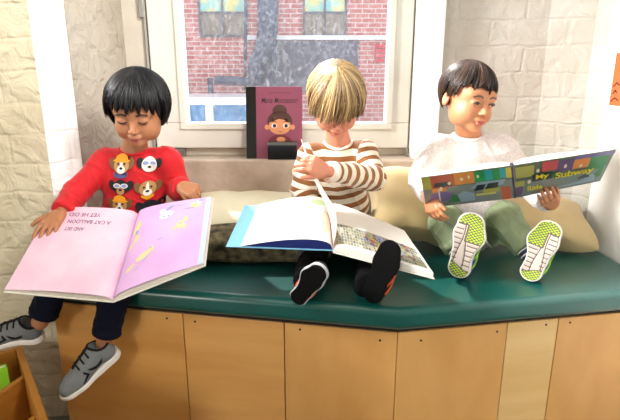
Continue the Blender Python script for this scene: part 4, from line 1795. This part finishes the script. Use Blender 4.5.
hair(K2, M_HAIRG, (.0790, .092, .080), c=(0, .010, .020), fringe=-.020, side=-.050, backz=-.072, n=2600, seed=9, face_w=.050, swirl=.55, thick=.0014, jit=.015, wisp=.010, tone=(.0, 1))
shirt(K2, M_STR, tw=1.12, stripe=True, collar=M_CREAM, disp=.0028, seed=12, sl_r=(.040, .037, .029), sl_end=.92)
trousers(K2, M_BLACKT, end=1.10, rk=(.054, .042, .034), ends=None)

M_SDK = mat('shoe_charcoal', '#131416', rough=.8, spec=.2)
M_SOLEB = mat('sole_black', '#060607', rough=.85, spec=.12)
M_ORG = mat('shoe_orange', '#E2571F', rough=.6)
M_RIM = mat('shoe_rim_grey', '#B9BBBE', rough=.6)
def sole_view(hpx, tpx, yh, yt, tiltup=0.0):
    """heel and toe seen at pixels; the sole faces the camera"""
    h_, t_ = at(*hpx, yh), at(*tpx, yt)
    T = t_ - h_
    mid = (h_ + t_) / 2
    tocam = unit(A(0, 0, CAMH) - mid)
    return h_, T, -tocam + A(0, 0, tiltup)


ht, T_, U_ = sole_view((294, 303), (322, 266), 1.155, 1.075)
sA, upA = shoe(K2, ht, T_, U_ + A(.45, 0, .55), M_SDK, M_RIM, L=.165, m_dark=M_SBLK, swoosh=None, m_trim=M_ORG, side=1, tread=[('outsole', M_SOLEB, lambda P: P[0] * 0 - 1, lambda P: P[0] * 0)])
ht, T_, U_ = sole_view((369, 303), (387, 258), 1.135, 1.120)
sB, upB = shoe(K2, ht, T_, U_ + A(.25, 0, 0), M_SDK, M_SOLEB, L=.175, m_dark=M_SBLK, swoosh=None, m_trim=M_ORG, side=-1)

# ------------------------------------------------------------- the large book
M_WHITEP = mat('page_white', '#F1EEE6', rough=.7)
M_CYAN = mat('endpaper_cyan', '#7DBCE0', rough=.6)
M_NAVYP = mat('page_navy', '#1A2A78', rough=.7)
gt, gb = at(330, 206, 1.40), at(333, 250, 1.19)
ol_t, ol_b = at(245, 205, 1.41), at(226, 246, 1.215)
or_t, or_b = at(404, 233, 1.31), at(433, 276, 1.095)
def upof(a, b, c):
    n_ = unit(np.cross(b - a, c - a))
    return n_ if n_[2] > 0 else -n_


uL, uR = upof(gb, ol_b, gt), upof(gb, or_b, gt)
bk2 = thing('picture_book', 'very large open book with bare white left page across the striped child\'s legs', 'book', tuple((gt + gb) / 2 - A(0, 0, .02)))
cover_slab(gt, gb, ol_t, ol_b, uL, M_CYAN, bk2, drop=.001, over=.001, th=.002)
cover_slab(gt, gb, or_t, or_b, uR, M_COVW, bk2, drop=.004)
# white page bulging over the blue endpaper; its underside is navy
fo = lambda a, b, t: lerp(a, b, t)
olt2, olb2 = fo(gt, ol_t, .84), fo(gb, ol_b, .86)
SL = page_surface(gt, gb, olt2, olb2, uL, .001, .030, .26)
page_block('page', SL, M_WHITEP, bk2, uL, None, depth=.0010, nu=36)
SLn = page_surface(gt - uL * .0013, gb - uL * .0013, olt2 - uL * .0013, olb2 - uL * .0013, uL, .001, .0290, .26)
page_block('navy_page', SLn, M_NAVYP, bk2, uL, lambda u, v: (gb * (1 - u) + olb2 * u) * (1 - v) + (gt * (1 - u) + olt2 * u) * v + uL * .0002 + unit(gt - gb) * .002 * (1 - 2 * v), nu=36)
SR = page_surface(gt, gb, or_t, or_b, uR, .008, .010, .25)
page_block('page_stack', SR, M_WHITEP, bk2, uR, flat_base(gt, gb, or_t, or_b, uR))
pr = Print(SR, bk2)
rng = np.random.RandomState(5)
M_GP = [mat('print_grey_%s' % n_, c_, rough=.7) for n_, c_ in (('ash', '#6F6F6E'), ('stone', '#8E8D80'), ('smoke', '#5A5B62'), ('sage', '#868B68'))]
M_CP = [mat('print_%s' % n_, c_, rough=.7) for n_, c_ in (('blue', '#8F9BC4'), ('mustard', '#D2C070'), ('rust', '#A8604E'), ('plum', '#6B5568'), ('olive', '#9AA468'))]
cells = {0: [], 1: [], 2: [], 3: []}
pr.put('picture_ground', mat('print_bone', '#B4B09C', rough=.7), [gridquad(.03, .06, .97, .50, 20, 4)], lift=.0004)
for i in range(30):
    for j in range(7):
        u0 = .04 + i * .031
        v0 = .07 + j * .061
        if rng.rand() < .82:
            cells[rng.randint(4)].append(gridquad(u0, v0, u0 + .022, v0 + .046, 1, 1))
class MergePrint(Print):
    def put(s, name, m, items, lift=.0004):
        mb = MB()
        for (V, Fc) in items:
            P, N = s.S(np.asarray(V, float))
            mb.add(P + N * lift, Fc)
        o = mb.build(name, m, s.parent, smooth=True)
        o['kind'] = 'stuff'
        return o


mp_ = MergePrint(SR, bk2)
for k_, it in cells.items():
    mp_.put('picture_cell', M_GP[k_], it, lift=.0007)
for k_ in range(5):
    mp_.put('picture_figure', M_CP[k_], [fan(ngon(.38 + .5 * rng.rand(), .14 + .34 * rng.rand(), .010 + .014 * rng.rand(), .02 + .03 * rng.rand(), 10, rng.rand()), 1) for _ in range(16)] +
            [fan(ngon(.5 + .06 * rng.randn(), .36 + .05 * rng.randn(), .02, .04, 10), 1) for _ in range(4)], lift=.0010)
# printed patches near the fold of the left page
pr = Print(SL, bk2)
pr.put('page_picture', mat('print_mint', '#BFD6A0', rough=.7), [fan(ngon(.16, .86, .10, .07, 16))], lift=.0005)
pr.put('page_picture', mat('print_rose', '#E6B8A4', rough=.7), [fan(ngon(.08, .42, .055, .26, 16)), fan(ngon(.25, .55, .05, .10, 14))], lift=.0005)
pr.put('page_picture', mat('print_sky', '#BCD8EC', rough=.7), [fan(ngon(.30, .38, .045, .10, 14))], lift=.0006)
# the leaf being turned
E0, E1 = at(322, 196, 1.20), at(301, 139, 1.31)
M0, M1 = at(345, 205, 1.14), at(312, 182, 1.30)
g0, g1 = gb + uL * .008, gt + uL * .008
nu_, nv_ = 18, 12
Vt = []
for j in range(nv_ + 1):
    v = j / nv_
    G_, M_, E_ = lerp(g0, g1, v * .75 + .02), lerp(M0, M1, v), lerp(E0, E1, v ** 1.2)
    for i in range(nu_ + 1):
        u = i / nu_
        Vt.append((1 - u) ** 2 * G_ + 2 * u * (1 - u) * M_ + u * u * E_)
Vt = np.array(Vt)
Fc = [(j * (nu_ + 1) + i, j * (nu_ + 1) + i + 1, (j + 1) * (nu_ + 1) + i + 1, (j + 1) * (nu_ + 1) + i) for j in range(nv_) for i in range(nu_)]
lf = mesh_obj('turning_page', Vt, Fc, mat('page_blush', '#EACABD', rough=.6), bk2, True)
md = lf.modifiers.new('thickness', 'SOLIDIFY')
md.thickness = .0008
# ============================================================= child in the white sweatshirt
M_WHT = mat('white_fleece', '#F3EDEB', rough=.9, sheen=.2, var=.12, vscale=160, color2='#E0D6D5', bump=.0008, bscale=250)
M_SAGE = mat('sage_cotton', '#8E9C78', rough=.85, var=.12, vscale=30)
M_HAIRD = hair_mat('dark_brown_hair', '#0E0909', '#4A3428', rough=.42, spec=.35)
M_BROWD = mat('brow_brown', '#4A3022', rough=.7)
M_LIP3 = mat('lips_red', '#A84A44', rough=.6)
J = {}
J['head'] = Local(at(469, 94.5, 1.40), frame(22, 7, 6), .925)
J['chest'] = at(468, 131, 1.45)
J['pel'] = at(472, 232, 1.53)
J['pel'][2] = .605
J['sl'], J['sr'] = at(438, 150, 1.45), at(500, 148, 1.46)
J['el'], J['wl'] = at(423, 180, 1.44), at(429, 196, 1.37)
J['er'], J['wr'] = at(520, 178, 1.47), at(537, 188, 1.42)
J['hl'], J['hr'] = J['pel'] + A(-.045, -.01, .01), J['pel'] + A(.045, -.01, .01)
J['kl'], J['kr'] = at(446, 222, 1.425), at(504, 218, 1.425)
J['al'], J['ar'] = at(460, 256, 1.345), at(531, 256, 1.335)
K3 = Kid('dark haired child in a white sweatshirt and sage trousers by the right wall', J, M_SK3, J['pel'] - A(0, 0, .07))
h3l = dict(W=J['wl'] + A(.0, -.004, -.002), dirF=at(434, 214, 1.335) - J['wl'], up=A(-.8, -.6, .1), side=-1, curls=((20, 30, 20), (25, 35, 20), (30, 40, 20), (35, 40, 20)), spread=4, thumb=(30, 10), s=.95)
h3r = dict(W=at(552, 205, 1.365), dirF=at(543, 190, 1.275) - at(552, 205, 1.365), up=A(.1, -.75, -.6), side=1, curls=((10, 35, 25), (10, 38, 25), (12, 40, 25), (15, 40, 25)), spread=3, thumb=(28, 25), s=.95)
J['wr'] = h3r['W']
J['er'] = at(528, 186, 1.475)
body(K3, [h3l, h3r])
face(K3, M_BROWD, M_LASH, M_LIP3, eyes='open', brow_z=.001, brow_tilt=-.003)
hair(K3, M_HAIRD, (.0745, .088, .079), c=(0, .014, .019), fringe=.018, side=-.008, backz=-.055, n=2400, seed=21, face_w=.060, swirl=.6, thick=.0012, jit=.012, wisp=.006, tone=(0, 1), clumps=36, tuck=60)
shirt(K3, M_WHT, tw=1.15, g=.008, collar=M_WHT, disp=.0035, seed=31, sl_r=(.043, .042, .029), sl_end=.90, neck=.038)
trousers(K3, M_SAGE, end=.80, rk=(.060, .052, .038), disp=.0035, seed=8)
# striped socks
M_SOCK = stripe_mat('striped_sock', '#1E2748', '#E8E4DA', period=.014, duty=.72)
for a_ in 'lr':
    F = Field(*bounds([J['k' + a_], J['a' + a_]], .06), .002)
    p0_, p1_ = lerp(J['k' + a_], J['a' + a_], .70), lerp(J['k' + a_], J['a' + a_], 1.12)
    F.cone(p0_, p1_, .028, .0255)
    ax_ = unit(p1_ - p0_)
    K3.finish(F, 'sock', M_SOCK, attrf=lambda V: {'stripe': (V - p0_) @ ax_ + 1.0})

M_LIME = mat('lime_rubber', '#A8C80A', rough=.5)
M_TWH = mat('tread_white', '#BDAFA6', rough=.55)
M_BLUE = mat('shoe_blue', '#1D2E8C', rough=.6, var=.2, vscale=80)
M_LIM2 = mat('shoe_lime', '#8FC61A', rough=.6)
def treads(inner):
    """inner: +1 when the lime forefoot lies on local +x"""
    def lime_fore(P):
        x, y = P[0] * inner, P[1]
        a = np.maximum(.098 - y, -(x + .004) + 0 * y)          # medial forefoot
        b_ = .140 - y + 0 * x                                     # whole toe
        return np.minimum(a, b_)

    def lime_heel(P):
        return np.maximum(P[1] - .030 + .5 * P[0] * inner, -P[1] * 0 - 1)

    def white(P):
        return -np.minimum(lime_fore(P), lime_heel(P)) + .0018

    def lug(P):
        a = (P[0] * .8 + P[1]) / .0075
        b_ = (P[0] * .8 - P[1]) / .0075
        m = np.minimum(np.abs(a - np.round(a)), np.abs(b_ - np.round(b_)))
        return np.clip(1.15 - m * 4.5, 0, 1)

    def seg(P):
        a = P[1] / .0125
        m = np.abs(a - np.round(a))
        g1 = np.clip(1.25 - m * 7, 0, 1)
        x = P[0] * inner
        m2 = np.abs(np.abs(x + .006) - .007 - .004 * np.sin(P[1] * 40))
        g2 = np.clip(1.3 - m2 / .0015, 0, 1)
        return np.maximum(g1 * (np.abs(x + .005) > .007), g2) + 0 * P[2]
    return [('outsole', mat('tread_groove', '#5F534C', rough=.7), lambda P: P[0] * 0 - 1, lambda P: P[0] * 0 + .55), ('lime_tread', M_LIME, lime_fore, lug), ('heel_tread', M_LIME, lime_heel, lug), ('white_tread', M_TWH, white, seg)]


def K3shoe(hpx, tpx, yh, yt, dU, inner, L):
    h_, T_, U_ = sole_view(hpx, tpx, yh, yt)
    return shoe(K3, h_, T_, U_ + dU, M_BLUE, M_SOLEW, L=L, m_dark=M_SBLK, straps=False, m_trim=M_LIM2, tread=treads(inner), side=inner, wid=1.08, fat=1.14)


K3shoe((456, 278), (474, 217), 1.300, 1.300, A(.18, 0, .0), -1, .190)
K3shoe((527, 281), (549, 227), 1.285, 1.285, A(.22, 0, .0), 1, .178)

# ------------------------------------------------------------- the book held up
tl, bl_ = at(421, 178, 1.25), at(426, 208, 1.375)
tm, bm = at(512, 166, 1.235), at(515, 198, 1.365)
tr_, br2 = at(616, 150, 1.20), at(600, 181, 1.33)
nL = unit(np.cross(tm - bl_, tl - bl_))
nL = nL if nL[1] < 0 else -nL          # outwards, to the viewer
nR = unit(np.cross(br2 - bm, tm - bm))
nR = nR if nR[1] < 0 else -nR
bk3 = thing('picture_book', 'open picture book with a colourful street cover held up in front of the white sweatshirt', 'book', tuple((tm + bm) / 2 - A(0, 0, .06)))
def slab(name, q, n_, m, th=.0028):
    return MB().hexa([p for p in q], [p - n_ * th for p in q]).build(name, m, bk3, bevel=.0008)


M_CV = mat('cover_grey_green', '#56604F', rough=.3, coat=.4)
cl = slab('back_cover', [bl_, bm, tm, tl], nL, M_CV)
cr = slab('front_cover', [bm, br2, tr_, tm], nR, M_CV)
mbs = MB().tube([bm - unit(nL) * .004, tm - unit(nL) * .004], .0055, 10)
mbs.build('spine', mat('spine_dark', '#3A3348', rough=.4), bk3, True)
# pages on the reader's side
for (g0_, g1_, o0, o1, n_) in ((bm, tm, bl_, tl, -nL), (bm, tm, br2, tr_, -nR)):
    ins_ = .004
    gt_, gb_, ot_, ob_ = lerp(g1_, g0_, .02), lerp(g0_, g1_, .02), lerp(lerp(o1, g1_, .03), lerp(o0, g0_, .03), .02), lerp(lerp(o0, g0_, .03), lerp(o1, g1_, .03), .02)
    gt_, gb_, ot_, ob_ = [p + n_ * .003 for p in (gt_, gb_, ot_, ob_)]
    S_ = page_surface(gt_, gb_, ot_, ob_, n_, .005, .012, .28)
    page_block('page_stack', S_, M_PGE, bk3, n_, flat_base(gt_, gb_, ot_, ob_, n_, 0.0))

SB = quadS(bl_, bm, tm, tl, nL)
SF = quadS(bm, br2, tr_, tm, nR)
c_ = lambda n__, h_: mat('ink_' + n__, h_, rough=.35, coat=.3)
pb, pf = Print(SB, cl), Print(SF, cr)
def bx4(u0, v0, u1, v1, sk=0.0):
    return (np.array([(u0, v0), (u1, v0), (u1 + sk, v1), (u0 + sk, v1)]), [(0, 1, 2, 3)])


def P4(*p):
    return (np.array(p, float), [tuple(range(len(p)))])


pb.put('street_picture', c_('asphalt', '#76807C'), [bx4(.0, .0, 1, .62)], lift=.0003)
pb.put('shop_picture', c_('brick', '#B0492E'), [bx4(.10, .62, .36, 1), bx4(.86, .0, .96, .42)], lift=.0006)
pb.put('shop_picture', c_('orange', '#D9853C'), [bx4(.36, .66, .58, 1), bx4(.10, .50, .26, .62)], lift=.0006)
pb.put('shop_picture', c_('olive', '#A6A24A'), [bx4(.0, .62, .10, 1), bx4(.66, .30, .84, .42)], lift=.0006)
pb.put('shop_picture', c_('green', '#1E8A4A'), [bx4(.58, .68, .70, .98), bx4(.78, .68, .86, .98)], lift=.0006)
pb.put('shop_picture', c_('teal', '#2B9FA8'), [bx4(.70, .68, .78, .98), bx4(.86, .70, .93, .98)], lift=.0006)
pb.put('shop_picture', c_('yellow', '#D9C63A'), [bx4(.93, .68, 1.0, .98)], lift=.0006)
pb.put('car_picture', c_('violet', '#6E5E96'), [P4((.06, .20), (.30, .16), (.34, .40), (.24, .50), (.08, .46))], lift=.0009)
pb.put('car_picture', c_('dark_green', '#1E6B38'), [P4((.26, .12), (.40, .10), (.37, .34), (.32, .38))], lift=.0010)
pb.put('car_picture', c_('steel', '#8FA4B4'), [P4((.36, .10), (.56, .08), (.56, .34), (.44, .44), (.38, .34)), P4((.52, .48), (.88, .50), (.92, .66), (.60, .66))], lift=.0008)
pb.put('car_window_picture', c_('night', '#20262C'), [P4((.56, .40), (.66, .42), (.70, .58), (.60, .58)), P4((.68, .42), (.82, .44), (.84, .60), (.72, .59)), P4((.12, .66), (.34, .66), (.30, .80), (.14, .80))], lift=.0011)
pb.put('figure_picture', c_('cream', '#E9DDC8'), [fan(ngon(.20, .60, .018, .07, 10), 1), fan(ngon(.30, .74, .02, .05, 10), 1), fan(ngon(.44, .82, .02, .05, 10), 1), fan(ngon(.62, .84, .015, .05, 10), 1), fan(ngon(.52, .86, .012, .05, 10), 1)], lift=.0012)
pb.put('lamp_picture', c_('cream', '#E9DDC8'), [bx4(.165, .10, .18, .60)], lift=.0012)
pb.put('bumper_picture', c_('lemon', '#C8C46A'), [bx4(.58, .24, .80, .30)], lift=.0012)
pf.put('street_picture', c_('asphalt', '#76807C'), [bx4(.0, .0, 1, .55)], lift=.0003)
pf.put('shop_picture', c_('olive', '#A6A24A'), [bx4(.03, .62, .22, .94), bx4(.02, .36, .12, .52)], lift=.0006)
pf.put('shop_picture', c_('red', '#C04848'), [bx4(.30, .70, .46, .98)], lift=.0006)
pf.put('shop_picture', c_('plum', '#5A3F6A'), [bx4(.46, .60, .62, .94), bx4(.0, .05, .10, .34)], lift=.0006)
pf.put('shop_picture', c_('orange', '#D9853C'), [bx4(.62, .62, .78, .90)], lift=.0006)
pf.put('tree_picture', c_('dark_green', '#1E6B38'), [bx4(.78, .20, .96, .92), bx4(.38, .10, .50, .60)], lift=.0006)
pf.put('sky_picture', c_('violet', '#6E5E96'), [bx4(.62, .90, 1.0, 1.0)], lift=.0007)
pf.put('title_band', c_('night', '#20262C'), [bx4(.20, .44, .42, .66), bx4(.16, .08, .42, .28), bx4(.44, .34, .86, .50)], lift=.0008)
pf.put('car_picture', c_('steel', '#8FA4B4'), [P4((.50, .06), (.92, .08), (.90, .28), (.82, .42), (.60, .42), (.52, .28))], lift=.0009)
pf.put('car_window_picture', c_('night', '#20262C'), [P4((.57, .24), (.68, .25), (.68, .38), (.61, .38)), P4((.71, .25), (.84, .26), (.81, .38), (.71, .38))], lift=.0012)
pf.put('figure_picture', c_('cream', '#E9DDC8'), [fan(ngon(.17, .46, .02, .06, 10), 1), fan(ngon(.26, .76, .018, .06, 10), 1), fan(ngon(.54, .76, .016, .06, 10), 1), fan(ngon(.70, .70, .016, .05, 10), 1)], lift=.0012)
M_TY = c_('title_yellow', '#E0D024')
for tx_ in (('My', .24, .46, .38, .64), ('Subway', .45, .36, .86, .60), ('Ride', .15, .16, .32, .32)):
    pf.put('title_text', M_TY, [text_uv(*tx_, bold=.03)], lift=.0015)

# ============================================================= pillows
def pillow(name, label, c, h, R, mpil, puff=.35, seed=1, group=None, disp=.006, mat_under=None):
    """soft pillow: h = half sizes; corners pinched"""
    c = np.array(c, float)
    m = np.abs(R) @ np.array(h) + .03
    F = Field(c - m, c + m, .0045)

    def f(P):
        x, y, z = P[0] - c[0], P[1] - c[1], P[2] - c[2]
        X = R[0][0] * x + R[1][0] * y + R[2][0] * z
        Y = R[0][1] * x + R[1][1] * y + R[2][1] * z
        Z = R[0][2] * x + R[1][2] * y + R[2][2] * z
        a, b_ = np.clip(np.abs(X) / h[0], 0, 1.2), np.clip(np.abs(Y) / h[1], 0, 1.2)
        t = np.maximum(1 - a ** 3.2, 0) ** .55 * np.maximum(1 - b_ ** 3.2, 0) ** .55
        pin = .92 + .08 * (a * b_)
        side_ = np.maximum(np.abs(X) - h[0] * (.90 + .10 * b_ ** 2), np.abs(Y) - h[1] * (.90 + .10 * a ** 2))
        return np.maximum((np.abs(Z) - h[2] * t - .002) * .8, side_)
    F.add(f, c - m, c + m)
    V, Q = F.mesh()
    V = relax(V, Q, 2)
    N = vnormals(V, Q)
    L = (V - c) @ R
    V = V + N * (disp * waves(L, seed, (16, 34, 60), (1, .6, .3)))[:, None]
    return V, Q


M_TAN = mat('pillow_tan', '#C9B282', rough=.85, var=.06, vscale=15, sheen=.2)
M_CRM = mat('pillow_cream', '#E3DDBF', rough=.85, var=.05, vscale=15, sheen=.2)
M_FLOR = mat('pillow_floral', '#2A2216', rough=.85, vscale=38, color2='#6E6444', detail=2)
def put_pillow(name, label, c, h, R, m, seed, disp=.006, group=None):
    V, Q = pillow(name, label, c, h, R, m, seed=seed, disp=disp)
    return tag(mesh_obj(name, V, Q, m, None, True), label, 'pillow', group)


# left: cream pillow on a dark floral one
put_pillow('pillow', 'cream pillow lying behind the very large book on the dark patterned cushion', at(262, 210, 1.62) + A(0, 0, -.01), (.235, .125, .045), frame(0, 14, 2), M_CRM, 3)
put_pillow('patterned_pillow', 'dark floral cushion under the cream pillow beside the pink book', at(258, 236, 1.54) + A(-.02, 0, -.0), (.25, .15, .050), frame(-2, 3, 0), M_FLOR, 5, .004)
put_pillow('pillow', 'tan pillow between the striped child and the child in white', at(413, 204, 1.575), (.165, .13, .075), frame(4, 42, 14), M_TAN, 8, .009)
put_pillow('pillow', 'long tan pillow behind and right of the child in white', at(520, 217, 1.60), (.225, .108, .062), frame(-8, 28, 7), M_TAN, 11, .007)
# ============================================================= light and camera
def area(name, loc, target, size, energy, color=(1, 1, 1), spread=180, size_y=None):
    l = bpy.data.lights.new(name, 'AREA')
    l.energy = energy
    l.color = color
    l.size = size
    if size_y:
        l.shape = 'RECTANGLE'
        l.size_y = size_y
    l.spread = math.radians(spread)
    o = bpy.data.objects.new(name, l)
    o.location = loc
    d = Vector(target) - Vector(loc)
    o.rotation_euler = d.to_track_quat('-Z', 'Y').to_euler()
    COL.objects.link(o)
    return o


sun = bpy.data.lights.new('sun', 'SUN')
sun.energy = 9.0
sun.angle = math.radians(1.0)
sun.color = (1, .96, .88)
so = bpy.data.objects.new('sun', sun)
so.rotation_euler = Vector((.42, -.72, -.80)).to_track_quat('-Z', 'Y').to_euler()
COL.objects.link(so)
area('ceiling_fill', (-.2, -.2, 2.6), (0, 1.3, .6), 1.2, 14, (1, .96, .90))  # unseen area light added to fill the room from above
area('side_fill', (-1.6, .85, 2.0), (.96, 1.15, .95), .6, 20, (1, .98, .95), spread=46)  # unseen area light added to blow out the right side wall
area('rear_fill', (-1.9, -1.9, 1.0), (.1, 1.2, .45), .6, 40, (1, .98, .94), size_y=1.0)  # added light behind the camera, brightens the bench front; no window modelled
area('pier_fill', (.85, .1, 2.1), (-.75, 1.45, 1.3), .5, 10, (1, .97, .92), spread=60)  # unseen area light added to brighten the left pier and its edge
area('window_daylight', (-.09, 2.0, 1.5), (-.09, 1.0, .7),   .7, 6, (.95, .98, 1), size_y=1.0)

w = bpy.data.worlds.new('world')
SC.world = w
w.use_nodes = True
bg = w.node_tree.nodes['Background']
bg.inputs[0].default_value = (.86, .93, 1, 1)
bg.inputs[1].default_value = 1.9

cam = bpy.data.cameras.new('camera')
cam.sensor_width = 36
cam.lens = FPX / 620 * 36
cam.clip_start = .02
co = bpy.data.objects.new('camera', cam)
co.location = (0, 0, CAMH)
co.rotation_euler = (math.radians(90) - PITCH, 0, 0)
COL.objects.link(co)
SC.camera = co
SC.view_settings.view_transform = 'Standard'
SC.view_settings.look = 'None'
SC.view_settings.gamma = 1
SC.view_settings.use_curve_mapping = False
SC.view_settings.exposure = -0.22
SC.cycles.use_denoising = True
SC.cycles.max_bounces = 8
SC.cycles.transparent_max_bounces = 12
SC.cycles.sample_clamp_indirect = 4
